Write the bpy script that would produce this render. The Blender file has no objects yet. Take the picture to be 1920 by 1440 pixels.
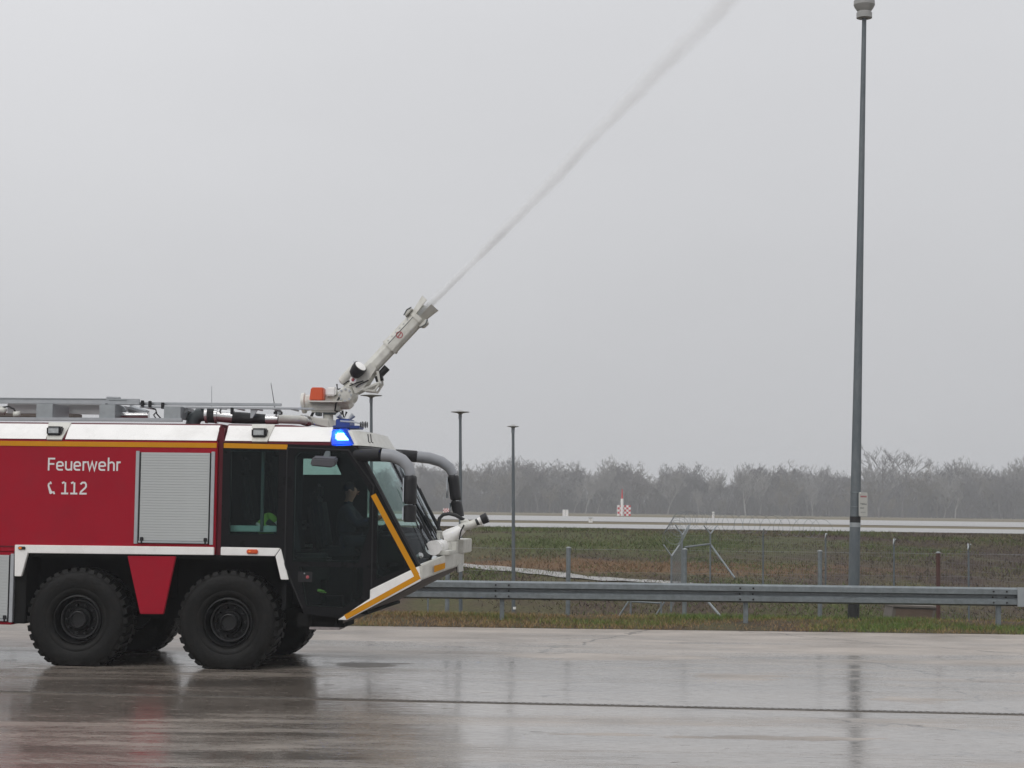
import bpy, bmesh, math, random
from mathutils import Vector, Matrix, noise as mnoise
from mathutils.geometry import tessellate_polygon

sc = bpy.context.scene
COL = sc.collection
PI = math.pi
rnd = random.Random(11)

# ------------------------------------------------------------------ camera
FPX, EYE, HORIZON, ROLL = 3350.0, 2.3, 948.0, math.radians(0.75)
pitch = math.atan((HORIZON - 720) / FPX)
CAM = Matrix.Translation((0, 0, EYE)) @ Matrix.Rotation(PI / 2 + pitch, 4, 'X') @ Matrix.Rotation(ROLL, 4, 'Z')
cd = bpy.data.cameras.new('camera')
cam = bpy.data.objects.new('camera', cd)
COL.objects.link(cam)
cam.matrix_world = CAM
cd.sensor_width = 36
cd.lens = 36 * FPX / 1920
cd.clip_start = 0.1
cd.clip_end = 6000
sc.camera = cam

# ------------------------------------------------------------------ sky, sun, exposure
SUN_EL, SUN_AZ = math.radians(46), math.radians(-30)
world = bpy.data.worlds.new('World')
sc.world = world
world.use_nodes = True
wt = world.node_tree
wt.nodes.clear()


def nd(t, kind, **kw):
    n = t.nodes.new(kind)
    for k, v in kw.items():
        if k == 'inp':
            for kk, vv in v.items():
                n.inputs[kk].default_value = vv
        else:
            setattr(n, k, v)
    return n


def lk(t, a, ao, b, bi):
    t.links.new(a.outputs[ao], b.inputs[bi])


wo = nd(wt, 'ShaderNodeOutputWorld')
bg = nd(wt, 'ShaderNodeBackground', inp={'Strength': 0.1})
sky = nd(wt, 'ShaderNodeTexSky', sky_type='NISHITA', sun_disc=False, sun_elevation=SUN_EL,
         sun_rotation=SUN_AZ, dust_density=6.0, air_density=1.0)
hs = nd(wt, 'ShaderNodeHueSaturation', inp={'Saturation': 0.12, 'Value': 1.0})
lk(wt, sky, 'Color', hs, 'Color')
tc = nd(wt, 'ShaderNodeTexCoord')
sx = nd(wt, 'ShaderNodeSeparateXYZ')
lk(wt, tc, 'Generated', sx, 0)
mr = nd(wt, 'ShaderNodeMapRange', inp={1: 0.0, 2: 1.0, 3: 5.45, 4: 10.6})     # overcast: zenith about twice the horizon
lk(wt, sx, 'Z', mr, 0)
mp = nd(wt, 'ShaderNodeMapping', inp={'Scale': (1.0, 1.0, 2.2)})
lk(wt, tc, 'Generated', mp, 'Vector')
nz = nd(wt, 'ShaderNodeTexNoise', inp={'Scale': 1.9, 'Detail': 5.0, 'Roughness': 0.5})
lk(wt, mp, 'Vector', nz, 'Vector')
mr2 = nd(wt, 'ShaderNodeMapRange', inp={1: 0.3, 2: 0.7, 3: 0.95, 4: 1.045})
lk(wt, nz, 'Fac', mr2, 0)
mu = nd(wt, 'ShaderNodeMath', operation='MULTIPLY')
lk(wt, mr, 0, mu, 0)
lk(wt, mr2, 0, mu, 1)
tint = nd(wt, 'ShaderNodeVectorMath', operation='SCALE')
tint.inputs[0].default_value = (0.975, 0.985, 1.02)
lk(wt, mu, 0, tint, 'Scale')
mx = nd(wt, 'ShaderNodeMixRGB', inp={'Fac': 0.93})
lk(wt, hs, 'Color', mx, 1)
lk(wt, tint, 0, mx, 2)
lk(wt, mx, 0, bg, 'Color')
lk(wt, bg, 0, wo, 'Surface')

sd = bpy.data.lights.new('sun', 'SUN')
sd.energy = 1.2
sd.angle = math.radians(40)
sd.color = (1.0, 0.98, 0.95)
sun = bpy.data.objects.new('sun', sd)
COL.objects.link(sun)
sdir = Vector((math.cos(SUN_EL) * math.sin(SUN_AZ), -math.cos(SUN_EL) * math.cos(SUN_AZ), math.sin(SUN_EL)))
sun.rotation_euler = sdir.to_track_quat('Z', 'Y').to_euler()
sun.location = (0, -20, 40)

vs = sc.view_settings
vs.view_transform = 'Standard'
vs.look = 'None'
vs.exposure = 0.0
vs.gamma = 1.0
vs.use_curve_mapping = False
sc.render.engine = 'CYCLES'
sc.cycles.max_bounces = 7
sc.cycles.transparent_max_bounces = 24
sc.cycles.volume_bounces = 3
sc.cycles.caustics_reflective = False
sc.cycles.caustics_refractive = False
sc.cycles.use_denoising = True


# ------------------------------------------------------------------ picking points
def ray(px, py):
    return (CAM.to_3x3() @ Vector((px - 960, 720 - py, -FPX)))


def at(px, py, Y):
    d = ray(px, py)
    return Vector((0, 0, EYE)) + d * (Y / d.y)


def onz(px, py, Z=0.0):
    d = ray(px, py)
    return Vector((0, 0, EYE)) + d * ((Z - EYE) / d.z)


YAW = math.radians(-5.2)
TRUCK_O = onz(430, 1256)
TRUCK_M = Matrix.Translation(TRUCK_O) @ Matrix.Rotation(YAW, 4, 'Z')
TINV = TRUCK_M.inverted()


def S(px, py, y=0.0):
    """truck coordinates of what shows at a picture point, y metres in from the near flank"""
    c = TINV @ Vector((0, 0, EYE))
    d = TINV.to_3x3() @ ray(px, py)
    return c + d * ((y - c.y) / d.y)


# ------------------------------------------------------------------ mesh helpers
class MB:
    def __init__(self):
        self.v, self.f = [], []

    def add(self, vs_, fs_):
        b = len(self.v)
        self.v += [tuple(p) for p in vs_]
        self.f += [tuple(i + b for i in f) for f in fs_]
        return self

    def box(self, x0, x1, y0, y1, z0, z1):
        vs_ = [(x, y, z) for z in (z0, z1) for y in (y0, y1) for x in (x0, x1)]
        return self.add(vs_, [(0, 2, 3, 1), (4, 5, 7, 6), (0, 1, 5, 4), (2, 6, 7, 3), (0, 4, 6, 2), (1, 3, 7, 5)])

    def prism(self, poly, y0, y1, holes=()):
        """polygon in x,z pushed from y0 to y1; y may be a function of z"""
        fy0 = y0 if callable(y0) else (lambda z: y0)
        fy1 = y1 if callable(y1) else (lambda z: y1)
        loops = [list(poly)] + [list(h) for h in holes]
        tris = tessellate_polygon([[Vector((p[0], p[1], 0)) for p in l] for l in loops])
        flat = [p for l in loops for p in l]
        n = len(flat)
        vs_ = [(p[0], fy0(p[1]), p[1]) for p in flat] + [(p[0], fy1(p[1]), p[1]) for p in flat]
        fs_ = [tuple(t) for t in tris] + [tuple(i + n for i in reversed(t)) for t in tris]
        o = 0
        for l in loops:
            m = len(l)
            for i in range(m):
                a, b = o + i, o + (i + 1) % m
                fs_.append((a, b, b + n, a + n))
            o += m
        return self.add(vs_, fs_)

    def plan(self, poly, z0, z1):
        """polygon in x,y lifted from z0 to z1 (each may be a function of x, y)"""
        f0 = z0 if callable(z0) else (lambda x, y: z0)
        f1 = z1 if callable(z1) else (lambda x, y: z1)
        n = len(poly)
        tris = tessellate_polygon([[Vector((p[0], p[1], 0)) for p in poly]])
        vs_ = [(p[0], p[1], f0(*p)) for p in poly] + [(p[0], p[1], f1(*p)) for p in poly]
        fs_ = [tuple(reversed(t)) for t in tris] + [tuple(i + n for i in t) for t in tris]
        fs_ += [(i, (i + 1) % n, (i + 1) % n + n, i + n) for i in range(n)]
        return self.add(vs_, fs_)

    def tube(self, pts, r, n=10, cap=True, flat=None):
        pts = [Vector(p) for p in pts]
        rs = r if isinstance(r, (list, tuple)) else [r] * len(pts)
        up = None
        vs_, fs_ = [], []
        for i, p in enumerate(pts):
            a = pts[max(0, i - 1)]
            b = pts[min(len(pts) - 1, i + 1)]
            d = (b - a)
            if d.length < 1e-9:
                d = Vector((0, 0, 1))
            d.normalize()
            if up is None:
                up = Vector((0, 1, 0)) if abs(d.y) < 0.9 else Vector((1, 0, 0))
            u = (up - d * up.dot(d)).normalized()
            up = u
            w = d.cross(u)
            for k in range(n):
                t = 2 * PI * k / n + (PI / n)
                e = flat or 1.0
                vs_.append(p + u * math.cos(t) * rs[i] + w * math.sin(t) * rs[i] * e)
        for i in range(len(pts) - 1):
            for k in range(n):
                k2 = (k + 1) % n
                fs_.append((i * n + k, i * n + k2, (i + 1) * n + k2, (i + 1) * n + k))
        if cap:
            fs_.append(tuple(reversed(range(n))))
            b = (len(pts) - 1) * n
            fs_.append(tuple(b + k for k in range(n)))
        return self.add(vs_, fs_)

    def lathe(self, prof, o, axis, n=24, cap0=True, cap1=True):
        """prof: list of (radius, distance along the axis)"""
        axis = Vector(axis).normalized()
        h = Vector((0, 0, 1)) if abs(axis.z) < 0.9 else Vector((1, 0, 0))
        u = (h - axis * h.dot(axis)).normalized()
        w = axis.cross(u)
        o = Vector(o)
        vs_, fs_ = [], []
        for r, d in prof:
            for k in range(n):
                t = 2 * PI * k / n
                vs_.append(o + axis * d + (u * math.cos(t) + w * math.sin(t)) * max(r, 1e-4))
        for i in range(len(prof) - 1):
            for k in range(n):
                k2 = (k + 1) % n
                fs_.append((i * n + k, i * n + k2, (i + 1) * n + k2, (i + 1) * n + k))
        if cap0:
            fs_.append(tuple(reversed(range(n))))
        b = (len(prof) - 1) * n
        if cap1:
            fs_.append(tuple(b + k for k in range(n)))
        return self.add(vs_, fs_)

    def obox(self, o, ax, ay, az):
        """box centred at o with half axes"""
        o, ax, ay, az = Vector(o), Vector(ax), Vector(ay), Vector(az)
        vs_ = [o + ax * i + ay * j + az * k for k in (-1, 1) for j in (-1, 1) for i in (-1, 1)]
        return self.add(vs_, [(0, 2, 3, 1), (4, 5, 7, 6), (0, 1, 5, 4), (2, 6, 7, 3), (0, 4, 6, 2), (1, 3, 7, 5)])

    def sheet(self, rows):
        """grid of points, rows of equal length"""
        n = len(rows[0])
        vs_ = [p for r in rows for p in r]
        fs_ = [(i * n + j, i * n + j + 1, (i + 1) * n + j + 1, (i + 1) * n + j)
               for i in range(len(rows) - 1) for j in range(n - 1)]
        return self.add(vs_, fs_)

    def build(self, name, m, parent=None, bevel=0.0, smooth=False, angle=None, seg=2, recalc=True):
        me = bpy.data.meshes.new(name)
        me.from_pydata(self.v, [], self.f)
        if recalc or bevel:
            bm = bmesh.new()
            bm.from_mesh(me)
            if recalc:
                bmesh.ops.recalc_face_normals(bm, faces=bm.faces)
            if bevel:
                bmesh.ops.dissolve_limit(bm, angle_limit=0.01, verts=bm.verts, edges=bm.edges)
                es = [e for e in bm.edges if len(e.link_faces) == 2 and e.calc_face_angle(0) > 0.5]
                bmesh.ops.bevel(bm, geom=es, offset=bevel, segments=seg, affect='EDGES', clamp_overlap=True)
            bm.to_mesh(me)
            bm.free()
        if smooth:
            me.polygons.foreach_set('use_smooth', [True] * len(me.polygons))
            if angle is not None:
                me.set_sharp_from_angle(angle=angle)
        me.materials.append(m)
        o = bpy.data.objects.new(name, me)
        COL.objects.link(o)
        if parent is not None:
            o.parent = parent
        return o


def tag(o, label=None, cat=None, group=None, kind=None):
    if label:
        o['label'] = label
    if cat:
        o['category'] = cat
    if group:
        o['group'] = group
    if kind:
        o['kind'] = kind
    return o


def empty(name, loc=(0, 0, 0), parent=None, rz=0.0):
    o = bpy.data.objects.new(name, None)
    COL.objects.link(o)
    o.location = loc
    o.rotation_euler.z = rz
    o.empty_display_size = 0.2
    if parent is not None:
        o.parent = parent
    return o


def copy_tree(o, parent=None, name=None):
    c = o.copy()
    COL.objects.link(c)
    c.parent = parent
    for ch in list(o.children):
        copy_tree(ch, c)
    return c


# ------------------------------------------------------------------ materials
def mat(name, col, rough=0.5, metal=0.0, var=0.0, vscale=3.0, bump=0.0, bscale=40.0, spec=0.5, dirt=None,
        dirt_amt=0.0, dscale=2.0, coat=0.0, emit=None, estr=0.0, stretch=(1, 1, 1), rvar=0.08):
    m = bpy.data.materials.new(name)
    m.use_nodes = True
    t = m.node_tree
    b = t.nodes['Principled BSDF']
    b.inputs['Base Color'].default_value = (*col, 1)
    b.inputs['Roughness'].default_value = rough
    b.inputs['Metallic'].default_value = metal
    b.inputs['Specular IOR Level'].default_value = spec
    b.inputs['Coat Weight'].default_value = coat
    b.inputs['Coat Roughness'].default_value = 0.08
    if emit:
        b.inputs['Emission Color'].default_value = (*emit, 1)
        b.inputs['Emission Strength'].default_value = estr
    tcn = nd(t, 'ShaderNodeTexCoord')
    mpn = nd(t, 'ShaderNodeMapping', inp={'Scale': stretch})
    lk(t, tcn, 'Object', mpn, 'Vector')
    cur = None
    n1 = nd(t, 'ShaderNodeTexNoise', inp={'Scale': vscale, 'Detail': 6.0, 'Roughness': 0.6})
    lk(t, mpn, 'Vector', n1, 'Vector')
    if var:
        a = nd(t, 'ShaderNodeMapRange', inp={1: 0.25, 2: 0.75, 3: 1 - var, 4: 1 + var})
        lk(t, n1, 'Fac', a, 0)
        s = nd(t, 'ShaderNodeVectorMath', operation='SCALE')
        s.inputs[0].default_value = col
        lk(t, a, 0, s, 'Scale')
        cur = s
    if dirt:
        n2 = nd(t, 'ShaderNodeTexNoise', inp={'Scale': dscale, 'Detail': 8.0, 'Roughness': 0.7})
        lk(t, mpn, 'Vector', n2, 'Vector')
        a = nd(t, 'ShaderNodeMapRange', inp={1: 0.45, 2: 0.75, 3: 0.0, 4: dirt_amt})
        lk(t, n2, 'Fac', a, 0)
        mxn = nd(t, 'ShaderNodeMixRGB')
        mxn.inputs[1].default_value = (*col, 1)
        mxn.inputs[2].default_value = (*dirt, 1)
        lk(t, a, 0, mxn, 0)
        if cur:
            lk(t, cur, 0, mxn, 1)
        cur = mxn
    if cur:
        lk(t, cur, 0, b, 'Base Color')
    if rvar:
        a = nd(t, 'ShaderNodeMapRange', inp={1: 0.3, 2: 0.7, 3: max(0.02, rough - rvar), 4: min(1, rough + rvar)})
        lk(t, n1, 'Fac', a, 0)
        lk(t, a, 0, b, 'Roughness')
    if bump:
        n3 = nd(t, 'ShaderNodeTexNoise', inp={'Scale': bscale, 'Detail': 4.0})
        lk(t, mpn, 'Vector', n3, 'Vector')
        bp = nd(t, 'ShaderNodeBump', inp={'Strength': bump, 'Distance': 0.02})
        lk(t, n3, 'Fac', bp, 'Height')
        lk(t, bp, 'Normal', b, 'Normal')
    return m


def glass(name, tintc, gl=0.05, rough=0.03):
    m = bpy.data.materials.new(name)
    m.use_nodes = True
    t = m.node_tree
    t.nodes.clear()
    o = nd(t, 'ShaderNodeOutputMaterial')
    tr = nd(t, 'ShaderNodeBsdfTransparent', inp={'Color': (*tintc, 1)})
    g = nd(t, 'ShaderNodeBsdfGlossy', inp={'Roughness': rough, 'Color': (0.9, 0.95, 1, 1)})
    lw = nd(t, 'ShaderNodeLayerWeight', inp={'Blend': 0.5})
    pw = nd(t, 'ShaderNodeMath', operation='POWER', inp={1: 4.0})
    lk(t, lw, 'Facing', pw, 0)
    fr = nd(t, 'ShaderNodeMath', operation='MULTIPLY_ADD', inp={1: gl, 2: 0.01})
    lk(t, pw, 0, fr, 0)
    mxs = nd(t, 'ShaderNodeMixShader')
    lk(t, fr, 0, mxs, 0)
    lk(t, tr, 0, mxs, 1)
    lk(t, g, 0, mxs, 2)
    lk(t, mxs, 0, o, 'Surface')
    return m


M = {}
M['red'] = mat('red_paint', (0.33, 0.0065, 0.021), 0.38, var=0.06, vscale=1.2, spec=0.16, dirt=(0.14, 0.02, 0.03), dirt_amt=0.25, dscale=1.5)
M['dred'] = mat('dark_red_trim', (0.10, 0.006, 0.014), 0.5, spec=0.3)
M['white'] = mat('white_paint', (0.86, 0.85, 0.83), 0.3, var=0.03, vscale=2, dirt=(0.45, 0.43, 0.4), dirt_amt=0.25, dscale=3)
M['cream'] = mat('off_white_paint', (0.60, 0.595, 0.55), 0.38, var=0.06, vscale=5, dirt=(0.28, 0.26, 0.22), dirt_amt=0.5, dscale=7)
M['gold'] = mat('gold_reflective_tape', (0.58, 0.25, 0.006), 0.5, var=0.06, vscale=6, spec=0.2)
M['letter'] = mat('white_lettering', (0.72, 0.70, 0.70), 0.4, var=0.03)
M['black'] = mat('black_plastic', (0.018, 0.018, 0.02), 0.5, var=0.2, vscale=6, spec=0.3)
M['panel'] = mat('black_gloss_panel', (0.007, 0.007, 0.008), 0.3, var=0.1, spec=0.14)
M['under'] = mat('chassis_black', (0.010, 0.010, 0.010), 0.85, var=0.3, vscale=5, spec=0.15)
M['inner'] = mat('cab_interior_dark', (0.010, 0.0105, 0.0115), 0.8, var=0.2, spec=0.1)
M['seat'] = mat('seat_fabric', (0.014, 0.015, 0.018), 0.9, var=0.2, vscale=12)
M['curtain'] = mat('blue_grey_trim', (0.05, 0.065, 0.07), 0.8, var=0.2, vscale=4)
M['tyre'] = mat('tyre_rubber', (0.0055, 0.0054, 0.0052), 0.6, var=0.4, vscale=9, bump=0.3, bscale=30, dirt=(0.018, 0.016, 0.0135), dirt_amt=0.6, dscale=6, spec=0.2)
M['disc'] = mat('wheel_disc_black', (0.0045, 0.0045, 0.005), 0.5, var=0.2, spec=0.25)  # blacker than the rim paint: shade of the wheel recess put into the colour
M['edge'] = mat('worn_wheel_lip', (0.022, 0.022, 0.023), 0.35, var=0.3, spec=0.5)  # lighter ring edges and nuts: highlight arcs painted into the colour
M['rim'] = mat('black_rim_paint', (0.008, 0.008, 0.009), 0.4, var=0.2, spec=0.35)
M['alu'] = mat('brushed_aluminium', (0.42, 0.44, 0.46), 0.42, metal=0.6, var=0.08, vscale=8)
M['shut'] = mat('roller_shutter_aluminium', (0.46, 0.48, 0.48), 0.5, metal=0.15, var=0.05, vscale=2)
M['steel'] = mat('polished_steel', (0.7, 0.7, 0.7), 0.18, metal=0.95, var=0.1, vscale=10)
M['rubber'] = mat('hose_rubber', (0.02, 0.021, 0.022), 0.6, var=0.25, bump=0.4, bscale=25)
M['dkgrey'] = mat('dark_grey_elbow', (0.06, 0.075, 0.08), 0.45, var=0.15)
M['armgrey'] = mat('mirror_arm_grey', (0.27, 0.28, 0.30), 0.4, var=0.05)
M['lamplens'] = mat('clear_lamp_lens', (0.5, 0.52, 0.52), 0.12, metal=0.6, var=0.3, vscale=14)
M['orange'] = mat('orange_plastic', (0.62, 0.085, 0.02), 0.35, var=0.06)
M['amber'] = mat('amber_lamp', (0.6, 0.13, 0.01), 0.25, emit=(1, 0.35, 0.03), estr=0.25)
M['redmark'] = mat('faded_red_print', (0.36, 0.08, 0.09), 0.5, rvar=0)
M['blue'] = mat('blue_lens', (0.01, 0.06, 0.75), 0.12, emit=(0.0, 0.09, 1.0), estr=0.55, rvar=0)
M['bulb'] = mat('lit_blue_flash', (0.6, 0.8, 1), 0.3, emit=(0.42, 0.70, 1.0), estr=26.0, rvar=0)


def lens_mat():
    m = bpy.data.materials.new('lit_blue_lens')
    m.use_nodes = True
    t = m.node_tree
    t.nodes.clear()
    o = nd(t, 'ShaderNodeOutputMaterial')
    tr = nd(t, 'ShaderNodeBsdfTransparent', inp={'Color': (0.25, 0.55, 1.0, 1)})
    tl = nd(t, 'ShaderNodeBsdfTranslucent', inp={'Color': (0.02, 0.20, 0.95, 1)})
    df = nd(t, 'ShaderNodeBsdfPrincipled', inp={'Base Color': (0.01, 0.07, 0.60, 1), 'Roughness': 0.15})
    m1 = nd(t, 'ShaderNodeMixShader', inp={0: 0.5})
    m2 = nd(t, 'ShaderNodeMixShader', inp={0: 0.38})
    lk(t, tl, 0, m1, 1)
    lk(t, df, 0, m1, 2)
    lk(t, m1, 0, m2, 1)
    lk(t, tr, 0, m2, 2)
    lk(t, m2, 0, o, 'Surface')
    return m


M['lens'] = lens_mat()
M['bluebox'] = mat('blue_plastic', (0.02, 0.05, 0.22), 0.4)
M['glass'] = glass('side_window_glass', (0.72, 0.82, 0.79), 0.45)
M['wind'] = glass('windscreen_glass', (0.88, 0.94, 0.95), 0.55, 0.02)
M['mirrorglass'] = mat('mirror_glass', (0.55, 0.58, 0.6), 0.05, metal=1.0, rvar=0)
M['skin'] = mat('skin', (0.42, 0.22, 0.15), 0.6, var=0.06)
M['hair'] = mat('hair', (0.03, 0.022, 0.018), 0.8)
M['navy'] = mat('dark_jacket_cloth', (0.018, 0.02, 0.026), 0.9, var=0.2, vscale=20)
M['hivis'] = mat('lime_hivis_cloth', (0.17, 0.31, 0.05), 0.8, var=0.1)
M['reflect'] = mat('silver_reflective_tape', (0.5, 0.5, 0.5), 0.4)
M['galv'] = mat('galvanised_steel', (0.20, 0.225, 0.238), 0.5, metal=0.4, var=0.22, vscale=11, dirt=(0.10, 0.11, 0.112), dirt_amt=0.6, dscale=5, bump=0.08)
M['galvl'] = mat('light_galvanised_steel', (0.33, 0.355, 0.37), 0.5, metal=0.4, var=0.12, vscale=12)
M['pole'] = mat('lamp_post_steel', (0.105, 0.125, 0.138), 0.55, metal=0.2, var=0.16, vscale=3, stretch=(1, 1, 0.35), dirt=(0.26, 0.27, 0.27), dirt_amt=0.4, dscale=5)
M['lamp'] = mat('lamp_head_grey', (0.30, 0.30, 0.29), 0.5, var=0.1, vscale=8)
M['bitumen'] = mat('bitumen_coat', (0.012, 0.012, 0.013), 0.6, var=0.3)
M['rust'] = mat('rust_brown_paint', (0.07, 0.028, 0.022), 0.7, var=0.25, vscale=9)
M['conc'] = mat('weathered_concrete', (0.13, 0.115, 0.10), 0.85, var=0.2, vscale=6, bump=0.3, dirt=(0.09, 0.08, 0.06), dirt_amt=0.7)
M['soil'] = mat('brown_soil', (0.085, 0.06, 0.045), 0.95, var=0.3, vscale=5, bump=0.6, bscale=12)
M['signw'] = mat('sign_white', (0.48, 0.48, 0.45), 0.5, var=0.08, vscale=6)
M['print'] = mat('grey_print', (0.22, 0.23, 0.22), 0.6)
M['huta'] = mat('hut_white', (0.78, 0.76, 0.75), 0.6, rvar=0)
M['hutb'] = mat('hut_red', (0.52, 0.035, 0.045), 0.6, rvar=0)
M['joint'] = mat('drain_black', (0.014, 0.013, 0.012), 0.5)
M['gravel'] = mat('pale_gravel', (0.30, 0.295, 0.285), 0.9, var=0.16, vscale=2.5, bump=0.3, bscale=9)
M['bark'] = mat('bare_twig_bark', (0.145, 0.135, 0.135), 0.9, var=0.25, vscale=0.6, rvar=0, spec=0.2)
M['bark2'] = mat('pale_twig_bark', (0.27, 0.26, 0.25), 0.9, var=0.25, vscale=0.6, rvar=0, spec=0.2)
M['bark3'] = mat('olive_twig_bark', (0.175, 0.157, 0.135), 0.9, var=0.25, vscale=0.6, rvar=0, spec=0.2)


def wet_apron():
    m = bpy.data.materials.new('wet_asphalt')
    m.use_nodes = True
    t = m.node_tree
    b = t.nodes['Principled BSDF']
    g = nd(t, 'ShaderNodeNewGeometry')

    def noise(scale, st=(1, 1, 1), det=5.0, ro=0.55, w=0.0):
        mpn = nd(t, 'ShaderNodeMapping', inp={'Scale': st, 'Rotation': (0, 0, math.radians(4.8)), 'Location': (w, w * 1.7, 0)})
        lk(t, g, 'Position', mpn, 'Vector')
        n = nd(t, 'ShaderNodeTexNoise', inp={'Scale': scale, 'Detail': det, 'Roughness': ro})
        lk(t, mpn, 'Vector', n, 'Vector')
        return n

    def rng(n, a, bb, c, d, out='Fac'):
        r = nd(t, 'ShaderNodeMapRange', inp={1: a, 2: bb, 3: c, 4: d})
        lk(t, n, out, r, 0)
        return r

    def op(kind, a, bb):
        r = nd(t, 'ShaderNodeMath', operation=kind)
        for i, q in enumerate((a, bb)):
            if isinstance(q, (int, float)):
                r.inputs[i].default_value = q
            else:
                lk(t, q, 0, r, i)
        return r
    # water film: long shallow pools drawn out along the apron
    pools = noise(0.5, (0.22, 1.0, 1), 6.0, 0.6, 3.0)
    streak = noise(1.0, (0.22, 1.9, 1), 6.0, 0.62, 9.0)
    film = op('ADD', op('MULTIPLY', pools, 0.65), op('MULTIPLY', streak, 0.35))
    # the cross fall: driest by the kerbless edge, wettest along the drain
    sep = nd(t, 'ShaderNodeSeparateXYZ')
    lk(t, g, 'Position', sep, 0)
    fall = nd(t, 'ShaderNodeMapRange', inp={1: 21.5, 2: 34.0, 3: 0.13, 4: -0.12})
    lk(t, sep, 'Y', fall, 0)
    near = nd(t, 'ShaderNodeMapRange', inp={1: 19.4, 2: 20.9, 3: -0.05, 4: 0.0})
    lk(t, sep, 'Y', near, 0)
    film2 = op('ADD', op('ADD', film, fall), near)
    edge_n = noise(2.2, (0.5, 1.4, 1), 6.0, 0.7, 17.0)
    for (px_p, py_p, rx_p, ry_p, amt) in ((690, 1246, 0.8, 0.55, 0.30), (1130, 1232, 2.2, 0.9, 0.16), (1480, 1384, 1.5, 0.30, 0.22), (1120, 1376, 0.9, 0.22, 0.22), (1690, 1312, 0.9, 0.5, 0.16), (1380, 1268, 1.1, 0.8, 0.14)):
        c_p = onz(px_p, py_p)
        sb = nd(t, 'ShaderNodeVectorMath', operation='SUBTRACT')
        sb.inputs[1].default_value = (c_p.x, c_p.y, 0)
        lk(t, g, 'Position', sb, 0)
        dv = nd(t, 'ShaderNodeVectorMath', operation='MULTIPLY')
        dv.inputs[1].default_value = (1 / rx_p, 1 / ry_p, 0)
        lk(t, sb, 0, dv, 0)
        ln = nd(t, 'ShaderNodeVectorMath', operation='LENGTH')
        lk(t, dv, 0, ln, 0)
        dist = nd(t, 'ShaderNodeMath', operation='ADD')
        lk(t, ln, 'Value', dist, 0)
        lk(t, op('MULTIPLY', edge_n, 2.6), 0, dist, 1)
        patch_r = nd(t, 'ShaderNodeMapRange', interpolation_type='SMOOTHSTEP', inp={1: 1.75, 2: 2.05, 3: amt, 4: 0.0})
        lk(t, dist, 0, patch_r, 0)
        film2 = op('SUBTRACT', film2, patch_r)
    wet = nd(t, 'ShaderNodeMapRange', interpolation_type='SMOOTHSTEP', inp={1: 0.40, 2: 0.62, 3: 0.0, 4: 1.0})
    lk(t, film2, 0, wet, 0)
    rough = nd(t, 'ShaderNodeMapRange', inp={1: 0.0, 2: 1.0, 3: 0.42, 4: 0.12})
    lk(t, wet, 0, rough, 0)
    pit2 = noise(3.4, (0.7, 1.5, 1), 5.0, 0.7, 14.0)
    pr = rng(pit2, 0.62, 0.69, 0.0, 0.3)
    gr = noise(14.0, (0.35, 1.5, 1), 4.0, 0.7, 30.0)
    grr = rng(gr, 0.35, 0.65, -0.06, 0.14)
    lk(t, op('ADD', op('ADD', rough, pr), grr), 0, b, 'Roughness')
    # asphalt colour with aggregate
    agg = noise(120.0, (1, 1, 1), 3.0)
    mid = noise(1.3, (0.5, 1.0, 1), 6.0)
    cr = nd(t, 'ShaderNodeValToRGB')
    cr.color_ramp.elements[0].position = 0.3
    cr.color_ramp.elements[0].color = (0.118, 0.102, 0.088, 1)
    cr.color_ramp.elements[1].position = 0.72
    cr.color_ramp.elements[1].color = (0.235, 0.206, 0.180, 1)
    lk(t, mid, 'Fac', cr, 0)
    pit = noise(3.4, (0.7, 1.5, 1), 5.0, 0.7, 14.0)
    pitm = rng(pit, 0.64, 0.70, 1.0, 0.42)
    big = noise(0.33, (0.3, 1.0, 1), 5.0, 0.6, 21.0)
    bigm = rng(big, 0.35, 0.65, 0.82, 1.12)
    vm = nd(t, 'ShaderNodeMapping', inp={'Scale': (0.10, 0.16, 1), 'Rotation': (0, 0, 0.25)})
    wob = nd(t, 'ShaderNodeVectorMath', operation='MULTIPLY_ADD')
    wn = noise(0.8, (1, 1, 1), 5.0, 0.6, 2.0)
    lk(t, wn, 'Color', wob, 0)
    wob.inputs[1].default_value = (1.6, 1.6, 0)
    lk(t, g, 'Position', wob, 2)
    lk(t, wob, 0, vm, 'Vector')
    vo = nd(t, 'ShaderNodeTexVoronoi', feature='DISTANCE_TO_EDGE', inp={'Scale': 1.0})
    lk(t, vm, 'Vector', vo, 'Vector')
    crack = rng(vo, 0.0008, 0.003, 0.25, 1.0, 'Distance')
    bigm = op('MULTIPLY', bigm, crack)
    sp = op('MULTIPLY', op('MULTIPLY', rng(agg, 0.3, 0.7, 0.75, 1.25), pitm), bigm)
    mulc = nd(t, 'ShaderNodeVectorMath', operation='SCALE')
    lk(t, cr, 0, mulc, 0)
    lk(t, sp, 0, mulc, 'Scale')
    dry = nd(t, 'ShaderNodeMapRange', inp={1: 0.0, 2: 1.0, 3: 1.75, 4: 0.95})
    lk(t, wet, 0, dry, 0)
    mul2 = nd(t, 'ShaderNodeVectorMath', operation='SCALE')
    lk(t, mulc, 0, mul2, 0)
    lk(t, dry, 0, mul2, 'Scale')
    lk(t, mul2, 0, b, 'Base Color')
    b.inputs['IOR'].default_value = 1.45
    cw = nd(t, 'ShaderNodeMapRange', inp={1: 0.0, 2: 1.0, 3: 0.2, 4: 0.75})
    lk(t, wet, 0, cw, 0)
    lk(t, cw, 0, b, 'Coat Weight')
    b.inputs['Coat IOR'].default_value = 1.33
    b.inputs['Coat Tint'].default_value = (1.0, 0.985, 0.965, 1)
    cro = nd(t, 'ShaderNodeMapRange', inp={1: 0.0, 2: 1.0, 3: 0.40, 4: 0.13})
    lk(t, wet, 0, cro, 0)
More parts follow.
